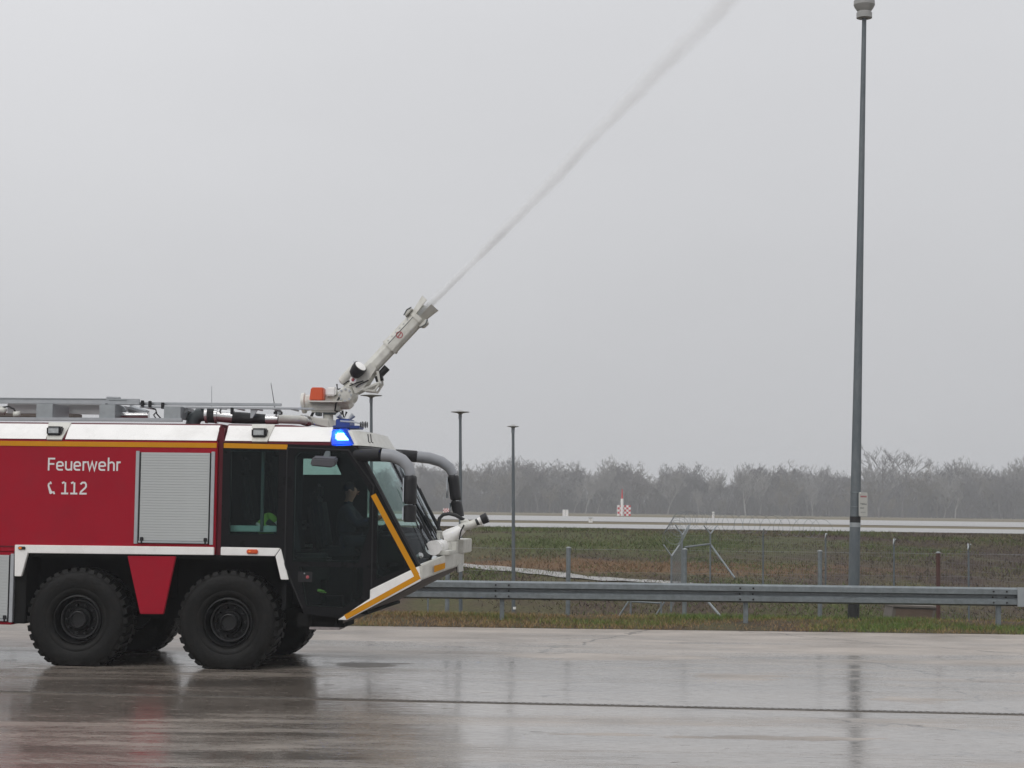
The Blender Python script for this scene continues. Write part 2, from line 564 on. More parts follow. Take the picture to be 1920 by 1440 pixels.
    lk(t, op('MAXIMUM', op('ADD', op('ADD', cro, pr), grr), 0.05), 0, b, 'Coat Roughness')
    # relief: coarse aggregate where the film is thin, small ripples elsewhere
    rip = noise(4.0, (0.5, 1.6, 1), 4.0, 0.55, 5.0)
    fine = noise(26.0, (0.5, 1.6, 1), 3.0, 0.6, 7.0)
    b1 = nd(t, 'ShaderNodeBump', inp={'Strength': 0.22, 'Distance': 0.02})
    lk(t, op('ADD', rip, op('MULTIPLY', fine, 0.10)), 0, b1, 'Height')
    st = nd(t, 'ShaderNodeMapRange', inp={1: 0.0, 2: 1.0, 3: 0.4, 4: 0.03})
    lk(t, wet, 0, st, 0)
    b2 = nd(t, 'ShaderNodeBump', inp={'Distance': 0.004})
    lk(t, st, 0, b2, 'Strength')
    lk(t, agg, 'Fac', b2, 'Height')
    lk(t, b1, 'Normal', b2, 'Normal')
    lk(t, b2, 'Normal', b, 'Normal')
    lk(t, b1, 'Normal', b, 'Coat Normal')
    return m


def ramp_ground(name, cols, scale, st=(1, 1, 1), bump=0.6, extra=None):
    """winter grass: several browns and greens by two noises; extra = patch list (x, y, rx, ry, colour)"""
    m = bpy.data.materials.new(name)
    m.use_nodes = True
    t = m.node_tree
    b = t.nodes['Principled BSDF']
    b.inputs['Roughness'].default_value = 0.95
    b.inputs['Specular IOR Level'].default_value = 0.1
    g = nd(t, 'ShaderNodeNewGeometry')
    mpn = nd(t, 'ShaderNodeMapping', inp={'Scale': st})
    lk(t, g, 'Position', mpn, 'Vector')
    n1 = nd(t, 'ShaderNodeTexNoise', inp={'Scale': scale, 'Detail': 7.0, 'Roughness': 0.62})
    lk(t, mpn, 'Vector', n1, 'Vector')
    cr = nd(t, 'ShaderNodeValToRGB')
    els = cr.color_ramp.elements
    while len(els) < len(cols):
        els.new(0.5)
    for i, c in enumerate(cols):
        els[i].position = 0.3 + 0.42 * i / (len(cols) - 1)
        els[i].color = (*c, 1)
    lk(t, n1, 'Fac', cr, 0)
    cur = cr
    nb = nd(t, 'ShaderNodeTexNoise', inp={'Scale': 0.5, 'Detail': 5.0, 'Roughness': 0.65})
    lk(t, g, 'Position', nb, 'Vector')
    for (px, py, rx_, ry_, c, amt) in (extra or ()):
        sb = nd(t, 'ShaderNodeVectorMath', operation='SUBTRACT')
        sb.inputs[1].default_value = (px, py, 0)
        lk(t, g, 'Position', sb, 0)
        dv = nd(t, 'ShaderNodeVectorMath', operation='MULTIPLY')
        dv.inputs[1].default_value = (1 / rx_, 1 / ry_, 0)
        lk(t, sb, 0, dv, 0)
        ln = nd(t, 'ShaderNodeVectorMath', operation='LENGTH')
        lk(t, dv, 0, ln, 0)
        ad = nd(t, 'ShaderNodeMath', operation='MULTIPLY_ADD', inp={1: 1.6, 2: -0.8})
        lk(t, nb, 'Fac', ad, 0)
        su = nd(t, 'ShaderNodeMath', operation='ADD')
        lk(t, ln, 'Value', su, 0)
        lk(t, ad, 0, su, 1)
        r = nd(t, 'ShaderNodeMapRange', interpolation_type='SMOOTHSTEP', inp={1: 0.55, 2: 1.15, 3: amt, 4: 0.0})
        lk(t, su, 0, r, 0)
        mxn = nd(t, 'ShaderNodeMixRGB')
        lk(t, r, 0, mxn, 0)
        lk(t, cur, 0, mxn, 1)
        mxn.inputs[2].default_value = (*c, 1)
        cur = mxn
    n2 = nd(t, 'ShaderNodeTexNoise', inp={'Scale': 9.0, 'Detail': 5.0, 'Roughness': 0.7})
    lk(t, g, 'Position', n2, 'Vector')
    r2 = nd(t, 'ShaderNodeMapRange', inp={1: 0.3, 2: 0.7, 3: 0.55, 4: 1.45})
    lk(t, n2, 'Fac', r2, 0)
    s2 = nd(t, 'ShaderNodeVectorMath', operation='SCALE')
    lk(t, cur, 0, s2, 0)
    lk(t, r2, 0, s2, 'Scale')
    lk(t, s2, 0, b, 'Base Color')
    bp = nd(t, 'ShaderNodeBump', inp={'Strength': bump, 'Distance': 0.08})
    lk(t, n2, 'Fac', bp, 'Height')
    lk(t, bp, 'Normal', b, 'Normal')
    return m


def blade_mat(name):
    m = bpy.data.materials.new(name)
    m.use_nodes = True
    t = m.node_tree
    b = t.nodes['Principled BSDF']
    a = nd(t, 'ShaderNodeAttribute', attribute_name='tone')
    lk(t, a, 'Color', b, 'Base Color')
    b.inputs['Roughness'].default_value = 0.8
    b.inputs['Specular IOR Level'].default_value = 0.15
    return m


# ------------------------------------------------------------------ terrain
# height of the land along the view direction (metres from the camera)
PROF = [(-80, 0), (34.0, 0.0), (34.4, 0.03), (36.0, 0.05), (37.6, 0.03), (39.0, -0.22), (41.5, -0.62), (44.0, -0.72), (47.0, -0.5), (50.0, -0.25),
        (54.0, -0.02), (58.0, 0.14), (62.0, 0.33), (67.0, 0.62), (73.0, 0.98), (78.0, 1.20), (80.5, 1.27), (83.0, 1.28), (120, 1.16), (200, 0.98),
        (300, 0.76), (520, 0.26), (700, 0.0), (1000, -0.5), (3000, -4.0)]


def land(y):
    for (a, za), (b, zb) in zip(PROF, PROF[1:]):
        if y <= b:
            k = (y - a) / (b - a)
            return za + (zb - za) * k
    return PROF[-1][1]


def landz(x, y):
    z = land(y)
    if 38 < y < 82:
        k = min(1, (y - 38) / 4, (82 - y) / 4)
        z += k * 0.07 * mnoise.noise(Vector((x * 0.23, y * 0.3, 1.7))) + k * 0.035 * mnoise.noise(Vector((x * 0.9, y * 0.9, 4.2)))
    return z


G_EARTH = ramp_ground('winter_bank_turf', [(0.048, 0.034, 0.031), (0.070, 0.052, 0.039), (0.080, 0.074, 0.038), (0.056, 0.076, 0.030)],
                      0.42, (0.7, 0.35, 1), 0.35,
                      extra=[(5.5, 72.0, 9.0, 7.5, (0.070, 0.085, 0.030), 0.75),
                             (4.5, 60.8, 11.0, 3.0, (0.135, 0.082, 0.046), 0.85),
                             (32.0, 66.0, 22.0, 15.0, (0.054, 0.040, 0.034), 0.75),
                             (16.0, 77.0, 3.5, 4.0, (0.055, 0.034, 0.036), 0.8),
                             (30.0, 46.0, 26.0, 3.5, (0.062, 0.042, 0.036), 0.7)])
rows = []
ys = [33.9, 34.0, 34.4, 36, 37.6, 38.3] + [39 + 0.75 * i for i in range(59)] + [83.5, 88, 100, 120, 150, 200, 300, 400, 520, 700, 1000, 1800, 3000]
xs = [-1500, -500, -200, -100, -60] + [-45 + 0.75 * i for i in range(147)] + [72, 100, 200, 500, 1500]
for y in ys:
    rows.append([(x, y, landz(x, y)) for x in xs])
ground = MB().sheet(rows).build('ground', G_EARTH, smooth=True, recalc=False)
tag(ground, kind='structure')

M['apron'] = wet_apron()
apron = MB().sheet([[(x, y, 0.0) for x in (-300, -40, 40, 300)] for y in (-70, 10, 20, 30, 33.95)]).build('apron', M['apron'], recalc=False)
tag(apron, kind='structure')

FIELD = ramp_ground('airfield_turf', [(0.13, 0.11, 0.075), (0.16, 0.135, 0.09), (0.14, 0.13, 0.07)], 0.05, (0.3, 1, 1), 0.3)
CONC_FAR = mat('wet_runway_concrete', (0.31, 0.305, 0.30), 0.45, var=0.10, vscale=0.05, stretch=(0.3, 1, 1), rvar=0.1)


def strip(name, y0, y1, dz, m, slope=0.0):
    rws = []
    n = 14
    for i in range(n + 1):
        y = y0 + (y1 - y0) * i / n
        rws.append([(x, y + slope * x, land(y) + dz) for x in (-900, -300, -150, -80, 0, 80, 150, 300, 900)])
    o = MB().sheet(rws).build(name, m, recalc=False)
    tag(o, kind='structure')
    return o


strip('airfield_grass', 81.2, 900, 0.02, FIELD)
strip('taxiway', 83.5, 113, 0.035, CONC_FAR, -0.02)
strip('runway', 140, 255, 0.05, CONC_FAR, -0.06)
# gravel path along the foot of the bank
pa, pb = [], []
for i in range(41):
    k = i / 40
    px = 560 + (1340 - 560) * k
    yy = 64.5 - 11.5 * k
    x0 = at(px, 1050, yy).x
    w = 0.7
    for lst, off in ((pa, w), (pb, -w)):
        y_ = yy + off + 0.10 * math.sin(i * 1.7 + off)
        lst.append((x0, y_, landz(x0, y_) + 0.035))
gp = MB().sheet([pa, pb]).build('gravel_path', M['gravel'], recalc=False)
tag(gp, kind='structure')


# ------------------------------------------------------------------ grass
def grass(name, n, xr, yr, h, w, cols, label, zf=landz, patch=0.35, lean=0.5, seed=3, kv=0.3, edge=None):
    r = random.Random(seed)
    v, f, c = [], [], []
    while len(f) < n:
        x, y = r.uniform(*xr), r.uniform(*yr)
        p = mnoise.noise(Vector((x * patch, y * patch, seed))) + 0.35 * mnoise.noise(Vector((x * 2.3, y * 2.3, seed + 5)))
        if r.random() > 0.62 + p:
            continue
        if edge is not None and y < edge + 0.13 * mnoise.noise(Vector((x * 1.1, 3.3, 0))) + 0.08 * mnoise.noise(Vector((x * 5.0, 7.3, 0))):
            continue
        z = zf(x, y)
        a = r.uniform(0, 2 * PI)
        hh = h * r.uniform(0.45, 1.25) * (1 + 0.5 * p)
        dx, dy = math.cos(a) * w, math.sin(a) * w
        lx, ly = r.gauss(0, lean) * hh, r.gauss(0, lean) * hh
        b = len(v)
        v += [(x - dx, y - dy, z - 0.01), (x + dx, y + dy, z - 0.01), (x + lx, y + ly, z + hh)]
        f.append((b, b + 1, b + 2))
        ci = cols(x, y, p, r)
        k = r.uniform(1 - kv, 1 + kv)
        c += [(ci[0] * k, ci[1] * k, ci[2] * k, 1)] * 3
    me = bpy.data.meshes.new(name)
    me.from_pydata(v, [], f)
    at_ = me.color_attributes.new('tone', 'FLOAT_COLOR', 'POINT')
    at_.data.foreach_set('color', [q for t in c for q in t])
    me.materials.append(M['blade'])
    o = bpy.data.objects.new(name, me)
    COL.objects.link(o)
    tag(o, label, 'grass', kind='stuff')
    return o


M['blade'] = blade_mat('grass_blades')


def verge_cols(x, y, p, r):
    g = 0.45 + 0.16 * (x - 3) / 6 + p * 0.9 + r.gauss(0, 0.15)
    if x < 0:
        g -= 0.05
    if y < 34.5:
        g -= 0.22
    if g > 0.55:
        return (0.11, 0.16, 0.040)
    if g > 0.33:
        return (0.20, 0.175, 0.060)
    return (0.26, 0.17, 0.085)


def bank_cols(x, y, p, r):
    if abs(y - (60.5 - 0.16 * (x - 6))) < 2.6 and r.random() < 0.75 - 0.15 * max(0, x - 6):
        return (0.19, 0.118, 0.064)
    g = 0.40 + p * 0.8 + r.gauss(0, 0.16) - min(0.22, max(0, x - 9) * 0.02)
    if g > 0.52:
        return (0.090, 0.116, 0.038)
    if g > 0.3:
        return (0.125, 0.110, 0.054)
    return (0.088, 0.066, 0.048) if r.random() < 0.55 else (0.064, 0.045, 0.042)


grass('verge_grass', 80000, (-24, 22), (33.85, 37.9), 0.08, 0.007, verge_cols, 'short green and straw coloured grass along the edge of the wet apron', edge=33.9, lean=0.7)
grass('bank_grass', 150000, (-20, 48), (39, 81), 0.11, 0.017, bank_cols, 'rough brown and green winter grass covering the bank beyond the guardrail', seed=8, kv=0.15, lean=0.9, patch=0.22)


# ------------------------------------------------------------------ fire engine
T = empty('fire_engine')
T.matrix_world = TRUCK_M
tag(T, 'red and white airport fire engine with dark glazed cab spraying water from its roof', 'fire engine')
W = 3.0                                     # overall width; y = 0 is the flank towards the camera
ZTRIM0, ZTRIM1 = 1.565, 1.675               # white strip over the wheel arches
ZRED1, ZGOLD0, ZGOLD1 = 3.135, 3.045, 3.113
ZTOP = 3.385
BX0, BX1 = -8.7, -0.245                     # body module
INSET = 0.24


def both(name, poly, y0, y1, m, bevel=0.0, parent=T):
    a = MB().prism(poly, y0, y1).build(name, m, parent, bevel)
    b = MB().prism(poly, W - y1, W - y0).build(name, m, parent, bevel)
    return a, b


# body module
MB().box(BX0, BX1, 0.02, W - 0.02, ZTRIM0, ZRED1).build('body_shell', M['red'], T, 0.012)
for nm, xs0, xs1 in (('a', BX0, -3.115), ('b', -3.115, BX1)):
    pass
roof = MB()
sec = [(0.02, ZRED1), (INSET, ZTOP), (W - INSET, ZTOP), (W - 0.02, ZRED1)]
roof.add([(x, y, z) for x in (BX0, BX1) for (y, z) in sec], [(0, 1, 5, 4), (1, 2, 6, 5), (2, 3, 7, 6), (3, 0, 4, 7), (0, 3, 2, 1), (4, 5, 6, 7)])
roof.build('body_roof', M['dred'], T, 0.01)


def band(name, x0, x1, m, z0=3.143, z1=3.362, off=0.006, xt0=None, xt1=None, side=0):
    """thin panel lying on the slanting roof edge"""
    xt0 = x0 if xt0 is None else xt0
    xt1 = x1 if xt1 is None else xt1

    def yy(z):
        return 0.02 + (z - ZRED1) / (ZTOP - ZRED1) * (INSET - 0.02)
    ny, nz_ = -(ZTOP - ZRED1), INSET - 0.02
    l = math.hypot(ny, nz_)
    ny, nz_ = ny / l * off, nz_ / l * off
    p = [(x0, z0), (x1, z0), (xt1, z1), (xt0, z1)]
    v = [(x, yy(z), z) for x, z in p] + [(x, yy(z) + ny, z + nz_) for x, z in p]
    if side:
        v = [(x, W - y, z) for x, y, z in v]
    return MB().add(v, [(0, 1, 2, 3), (7, 6, 5, 4), (0, 4, 5, 1), (1, 5, 6, 2), (2, 6, 7, 3), (3, 7, 4, 0)]).build(name, m, T)


def scene_light(xc, m_parent=None, z1=3.37):
    o = band('light_bracket', xc - 0.09, xc + 0.125, M['cream'], 3.128, 3.376, 0.02, xc - 0.145, xc + 0.185)
    yc = 0.02 + (3.262 - ZRED1) / (ZTOP - ZRED1) * (INSET - 0.02)
    MB().box(xc - 0.105, xc + 0.105, yc - 0.115, yc + 0.05, 3.20, 3.325).build('lamp_housing', M['black'], o, 0.02)
    MB().box(xc - 0.085, xc + 0.085, yc - 0.125, yc - 0.10, 3.218, 3.308).build('lamp_lens', M['lamplens'], o, 0.012)


for x0, x1 in ((BX0 + 0.03, -5.95), (-5.55, -2.70), (-2.42, BX1 - 0.02)):
    band('roof_edge_panel', x0, x1, M['white'])
    band('roof_edge_panel', x0, x1, M['white'], side=1)
scene_light(-2.59)
scene_light(-5.75)
both('gold_stripe', [(BX0 + 0.02, ZGOLD0), (BX1 - 0.012, ZGOLD0), (BX1 - 0.012, ZGOLD1), (BX0 + 0.02, ZGOLD1)], 0.012, 0.03, M['gold'])


# roller shutters: every slat is its own piece
def shutter(x0, x1, z0, z1, nslat, parent=T):
    s = empty('roller_shutter', (x0, 0.0, z0), parent)
    w, h = x1 - x0, z1 - z0
    MB().box(-0.05, 0.0, 0.002, 0.10, -0.01, h + 0.02).build('guide_rail', M['alu'], s, 0.004)
    MB().box(w, w + 0.05, 0.002, 0.10, -0.01, h + 0.02).build('guide_rail', M['alu'], s, 0.004)
    MB().box(-0.001, w + 0.001, 0.008, 0.012, 0, h).build('shutter_recess', M['black'], s)
    MB().box(0.012, 0.028, 0.003, 0.02, 0.0, h).build('guide_seal', M['black'], s)
    MB().box(w - 0.02, w - 0.010, 0.003, 0.02, 0.0, h).build('guide_seal', M['black'], s)
    p = h / nslat
    prof = [(0.0, 0.0065), (0.10, 0.002), (0.93, 0.002), (1.0, 0.0065)]
    mb = MB()
    mb.add([(x, y, k * p) for x in (0.028, w - 0.02) for (k, y) in prof], [(0, 1, 5, 4), (1, 2, 6, 5), (2, 3, 7, 6)])
    first = None
    for i in range(1, nslat):
        if first is None:
            first = mb.build('slat', M['shut'], s, recalc=False)
            o = first
        else:
            o = first.copy()
            COL.objects.link(o)
        o.location = (0, -0.004, i * p)
    MB().box(0.02, w - 0.02, -0.02, 0.01, 0.005, p * 0.95).build('bottom_bar', M['alu'], s, 0.005)
    for xx in (0.045, w - 0.075):
        MB().box(xx, xx + 0.045, -0.03, 0.0, 0.03, 0.085).box(xx + 0.01, xx + 0.035, -0.028, 0.0, -0.008, 0.035).build('latch', M['black'], s, 0.006)
    return s


shutter(-1.345, -0.325, 1.715, 2.972, 34)
shutter(-4.55, -3.145, 0.60, 1.52, 22)
for x0, x1 in ((-8.3, -7.2), (-6.9, -5.8)):
    shutter(x0, x1, 1.75, 2.95, 26)
# lower lockers behind the front axles
MB().box(-4.65, -3.105, 0.02, W - 0.02, 0.555, ZTRIM0 - 0.004).build('lower_locker', M['red'], T, 0.01)
MB().box(-4.65, -3.105, 0.012, 0.02, 1.635, 1.65).build('locker_seam', M['dred'], T)

# arch trim: strip plus the slanting leg, as one bent piece
both('arch_trim', [(-3.085, 1.665), (-0.255, ZTRIM1), (-0.255, ZTRIM0), (-2.895, 1.553), (-2.98, 1.228), (-3.075, 1.228)], -0.012, 0.05, M['white'], 0.006)
MB().prism([(-8.6, 1.66), (-4.66, 1.665), (-4.66, 1.555), (-8.6, 1.55)], -0.012, 0.05).build('arch_trim', M['white'], T, 0.006)
both('arch_panel', [(-1.478, 1.535), (-0.79, 1.54), (-0.945, 0.742), (-1.275, 0.738)], 0.0, 0.05, M['red'], 0.008)
for xx, z, w in ((-2.98, 1.622, 0.045), (-0.0, 0, 0)):
    if w:
        o = MB().box(xx - w * 1.1, xx + w * 1.1, -0.035, 0.0, z - 0.02, z + 0.02).build('marker_housing', M['black'], T, 0.008)
        MB().box(xx - w * 0.9, xx + w * 0.1, -0.042, -0.03, z - 0.014, z + 0.014).build('marker_lens', M['amber'], o, 0.006)

# lettering: strokes with the square-shouldered look of the original
def stroke(mb, pts, w, y, closed=False):
    n = len(pts)
    L, R = [], []
    for i, p in enumerate(pts):
        p = Vector(p)
        a = Vector(pts[i - 1]) if (i > 0 or closed) else None
        b = Vector(pts[(i + 1) % n]) if (i < n - 1 or closed) else None
        d1 = (p - a).normalized() if a is not None else (b - p).normalized()
        d2 = (b - p).normalized() if b is not None else d1
        t = (d1 + d2)
        t = t.normalized() if t.length > 1e-6 else d1
        nn = Vector((-t.y, t.x))
        k = 1 / max(0.4, nn.dot(Vector((-d1.y, d1.x))))
        L.append(p + nn * w / 2 * k)
        R.append(p - nn * w / 2 * k)
    base = [(q.x, y, q.y) for q in L] + [(q.x, y, q.y) for q in R]
    fs_ = []
    for i in range(n if closed else n - 1):
        j = (i + 1) % n
        fs_.append((i, j, n + j, n + i))
    mb.add(base, fs_)


def rr(x0, x1, z0, z1, r, n=4, a0=0, a1=4):
    """rounded-rectangle path counter-clockwise from the right side's middle, quarter turns a0..a1"""
    cs = [((x1 - r), (z1 - r), 0), ((x0 + r), (z1 - r), 1), ((x0 + r), (z0 + r), 2), ((x1 - r), (z0 + r), 3)]
    out = []
    for cx, cz, q in cs[a0:a1]:
        for i in range(n + 1):
            t = (q + i / n) * PI / 2
            out.append((cx + r * math.cos(t), cz + r * math.sin(t)))
    return out


def glyph(mb, ch, x, z, w, y, sw=0.0235):
    X, H, h = w, 0.178, 0.131
    s = sw / 2

    def P(pts, closed=False):
        stroke(mb, [(x + a, z + b) for a, b in pts], sw, y, closed)
    if ch == 'F':
        P([(s, 0), (s, H)])
        P([(sw, H - s), (X, H - s)])
        P([(sw, H * 0.52), (X * 0.9, H * 0.52)])
    elif ch == 'e':
        path = rr(s, X - s, s, h - s, 0.033)
        k = [q for q in path]
        P([(X - s, h * 0.47)] + k[:15] + [(X * 0.55, s), (X * 0.9, s)])
        P([(sw, h * 0.5), (X - sw, h * 0.5)])
    elif ch == 'u':
        P([(s, h)] + rr(s, X - s, s, h, 0.033, 4, 2, 3) + [(X * 0.6, s), (X - sw, s + 0.012)])
        P([(X - s, 0), (X - s, h)])
    elif ch == 'r':
        P([(s, 0), (s, h)])
        P([(sw, h - s - 0.012), (X * 0.55, h - s), (X, h - s)])
    elif ch == 'w':
        P([(s, h), (X * 0.27, s * 0.6), (X * 0.5, h * 0.93), (X * 0.73, s * 0.6), (X - s, h)])
    elif ch == 'h':
        P([(s, 0), (s, H + 0.006)])
        P([(sw, h - s - 0.012), (X * 0.5, h - s)] + list(reversed(rr(s, X - s, 0, h - s, 0.033, 4, 0, 1))) + [(X - s, 0)])
    elif ch == '1':
        P([(X * 0.55, sw * 0.98), (X * 0.55, H - s)])
        P([(0.008, H * 0.86), (X * 0.3, H - s), (X * 0.55 - s, H - s)])
        P([(0, s), (X, s)])
    elif ch == '2':
        P([(s, H * 0.8), (s + 0.006, H - s - 0.018), (s + 0.026, H - s), (X * 0.7, H - s), (X - s - 0.008, H - s - 0.01),
           (X - s, H * 0.78), (X - s, H * 0.62), (X - s - 0.012, H * 0.52), (s + 0.012, sw + 0.016), (s, sw)])
        P([(0, s), (X, s)])


Q = 1 / (4 * 134.3)
lx0, lz0 = -2.655, 2.705
lett = MB()
for ch, a, b in (('F', 357, 412), ('e', 421, 479), ('u', 489, 545), ('e', 555, 612), ('r', 624, 655), ('w', 657, 738), ('e', 746, 804), ('h', 817, 872), ('r', 884, 916)):
    mb = MB()
    glyph(mb, ch, lx0 + (a - 357) * Q, lz0 + (a - 357) * Q * 0.006, (b - a) * Q, 0.0165)
    mb.build('letter', M['letter'], T, recalc=False)
for ch, a, b in (('1', 466, 520), ('1', 536, 590), ('2', 606, 662)):
    mb = MB()
    glyph(mb, ch, lx0 + (a - 357) * Q, 2.376, (b - a) * Q, 0.0165, 0.0245)
    mb.build('numeral', M['letter'], T, recalc=False)
ph = MB()                                    # the handset symbol
def phq(pts):
    ph.add([(lx0 + (a - 357) * Q, 0.0165, 2.376 + (905 - b) * Q) for a, b in pts], [tuple(range(len(pts)))])
phq([(362, 828), (372, 816), (378, 826), (372, 838), (392, 882), (402, 886), (400, 897), (384, 905), (376, 900), (360, 842)])
phq([(376, 812), (384, 810), (392, 826), (384, 832), (378, 826)])
phq([(404, 884), (412, 884), (420, 903), (408, 906), (402, 896)])
ph.build('handset_symbol', M['letter'], T, recalc=False)

# chassis, arches and mud flaps
MB().box(-8.5, 1.0, 0.64, W - 0.64, 0.98, 1.56).build('wheel_arch_liner', M['under'], T)
MB().box(-8.5, 1.35, 1.05, 1.25, 0.62, 0.98).box(-8.5, 1.35, 1.75, 1.95, 0.62, 0.98).build('chassis_frame', M['under'], T)
for ya_ in (0.06, W - 0.62):
    MB().box(-3.1, -2.93, ya_, ya_ + 0.56, 0.57, 1.5).build('mud_flap', M['under'], T, 0.01)
MB().box(-1.30, -0.93, 0.10, 0.62, 0.95, 1.55).build('arch_divider', M['under'], T)
MB().box(BX0, 0.9, 0.052, W - 0.052, 1.50, 1.563).build('deck_plate', M['under'], T)
MB().box(-0.243, -0.167, 0.07, W - 0.07, 1.566, 3.33).build('cab_gap_bellows', M['dred'], T)
for xa in (0.0, -2.12, -5.7, -7.15):
    MB().tube([(xa, 0.45, 0.64), (xa, W - 0.45, 0.64)], 0.10, 10).lathe([(0.05, -0.25), (0.24, -0.15), (0.24, 0.15), (0.05, 0.25)], (xa, 1.5, 0.64), (0, 1, 0), 12).build('axle', M['under'], T)


def wheel():
    w = empty('wheel', (0, 0, 0.64), T)
    R0 = 0.722
    prof = [(0.335, 0.10), (0.345, 0.06), (0.39, 0.02), (0.42, 0.012), (0.44, 0.016), (0.47, 0.002), (0.54, -0.006), (0.62, 0.004), (0.668, 0.03), (0.694, 0.08), (0.702, 0.27), (0.694, 0.46), (0.668, 0.51), (0.62, 0.536), (0.54, 0.546), (0.42, 0.525), (0.34, 0.48)]
    mb = MB().lathe(prof, (0, 0, 0), (0, 1, 0), 64, False, False)
    n = 34
    for i in range(n):                       # tread blocks, two staggered rows with shoulders
        for row, (ya, yb, ph_) in enumerate(((0.02, 0.245, 0.0), (0.295, 0.52, 0.5))):
            t = 2 * PI * (i + ph_) / n
            dt = 2 * PI / n * 0.34
            sk = 0.05 if row == 0 else -0.05
            vs_ = []
            for (tt, yy_, r_) in ((t - dt, ya, 0.662), (t + dt, ya, 0.662), (t + dt + sk, yb, 0.692), (t - dt + sk, yb, 0.692)) if row == 0 else \
                    ((t - dt - sk, ya, 0.692), (t + dt - sk, ya, 0.692), (t + dt, yb, 0.662), (t - dt, yb, 0.662)):
                vs_.append((math.cos(tt) * r_, yy_, math.sin(tt) * r_))
            top = []
            for (tt, yy_, r_) in ((t - dt * .85, ya + 0.018, R0 - .006), (t + dt * .85, ya + 0.018, R0 - .006), (t + dt * .85 + sk, yb, R0), (t - dt * .85 + sk, yb, R0)) if row == 0 else \
                    ((t - dt * .85 - sk, ya, R0), (t + dt * .85 - sk, ya, R0), (t + dt * .85, yb - 0.018, R0 - .006), (t - dt * .85, yb - 0.018, R0 - .006)):
                top.append((math.cos(tt) * r_, yy_, math.sin(tt) * r_))
            mb.add(vs_ + top, [(4, 5, 6, 7), (0, 1, 5, 4), (1, 2, 6, 5), (2, 3, 7, 6), (3, 0, 4, 7)])
    mb.v = [(x, y, max(z, -0.636)) for x, y, z in mb.v]     # flattened where it stands
    mb.build('tyre', M['tyre'], w, smooth=True, angle=0.6)
    MB().lathe([(0.350, 0.10), (0.342, 0.045), (0.322, 0.035), (0.312, 0.05), (0.306, 0.14), (0.298, 0.28), (0.05, 0.30)], (0, 0, 0), (0, 1, 0), 56, False).build('rim', M['disc'], w, smooth=True, angle=0.5)
    MB().lathe([(0.282, 0.29), (0.278, 0.165), (0.268, 0.150), (0.256, 0.150), (0.246, 0.165), (0.242, 0.24), (0.05, 0.25)], (0, 0, 0), (0, 1, 0), 56, False).build('planetary_flange', M['edge'], w, smooth=True, angle=0.5)
    MB().lathe([(0.240, 0.245), (0.232, 0.238), (0.165, 0.236), (0.160, 0.15), (0.135, 0.13), (0.122, 0.135)], (0, 0, 0), (0, 1, 0), 48, False, False).build('hub_plate', M['disc'], w, smooth=True, angle=0.5)
    MB().lathe([(0.130, 0.20), (0.122, 0.085), (0.116, 0.068), (0.106, 0.062), (0.098, 0.070), (0.092, 0.10), (0.02, 0.105)], (0, 0, 0), (0, 1, 0), 40).build('hub', M['rim'], w, smooth=True, angle=0.5)
    b0 = None
    for i in range(10):
        t = 2 * PI * i / 10
        if b0 is None:
            b0 = MB().lathe([(0.020, 0.238), (0.020, 0.195), (0.012, 0.186)], (0, 0, 0), (0, 1, 0), 6).build('wheel_nut', M['edge'], w)
            o = b0
        else:
            o = b0.copy()
            COL.objects.link(o)
        o.location = (math.cos(t) * 0.203, 0, math.sin(t) * 0.203)
    return w


w0 = wheel()
w0.location = (-0.05, 0.02, 0.64)
for i, (xa, far) in enumerate([(-2.135, 0), (-5.7, 0), (-7.15, 0), (0.0, 1), (-2.12, 1), (-5.7, 1), (-7.15, 1)]):
    c = copy_tree(w0, T)
    c.location = (xa - 0.05, W - 0.02 if far else 0.02, 0.64)
    if far:
        c.rotation_euler.z = PI

# ---- cab shell
side_out = [(-0.162, 3.125), (1.66, 3.085), (1.72, 3.05), (2.575, 1.50), (2.60, 1.43), (1.93, 1.125), (1.93, 1.005), (1.505, 0.735), (1.03, 0.785), (0.80, 1.235), (0.69, ZTRIM0 + 0.002), (-0.162, ZTRIM0 + 0.002)]
rearwin = [(-0.045, 1.86), (0.615, 1.87), (0.615, 3.0), (-0.045, 3.0)]
doorwin = [(0.86, 1.52), (1.76, 1.52), (1.90, 2.0), (1.90, 2.46), (1.60, 2.93), (1.54, 2.985), (0.92, 2.99), (0.86, 2.93)]
lowwin = [(1.06, 0.90), (1.56, 0.88), (1.82, 1.05), (1.82, 1.42), (0.96, 1.42)]
quarter = [(2.02, 1.28), (2.46, 1.46), (2.46, 1.53), (2.02, 2.29)]
def ins(p):
    return p
MB().prism(side_out, 0.0, 0.05, holes=[rearwin, doorwin, lowwin, quarter]).build('side_panel', M['panel'], T)
for h in (rearwin, doorwin, lowwin, quarter):
    cx = sum(p[0] for p in h) / len(h)
    cz = sum(p[1] for p in h) / len(h)
    big = [(cx + (p[0] - cx) * 1.03, cz + (p[1] - cz) * 1.03) for p in h]
    MB().prism(big, -0.006, -0.002).build('side_window', M['glass'], T)
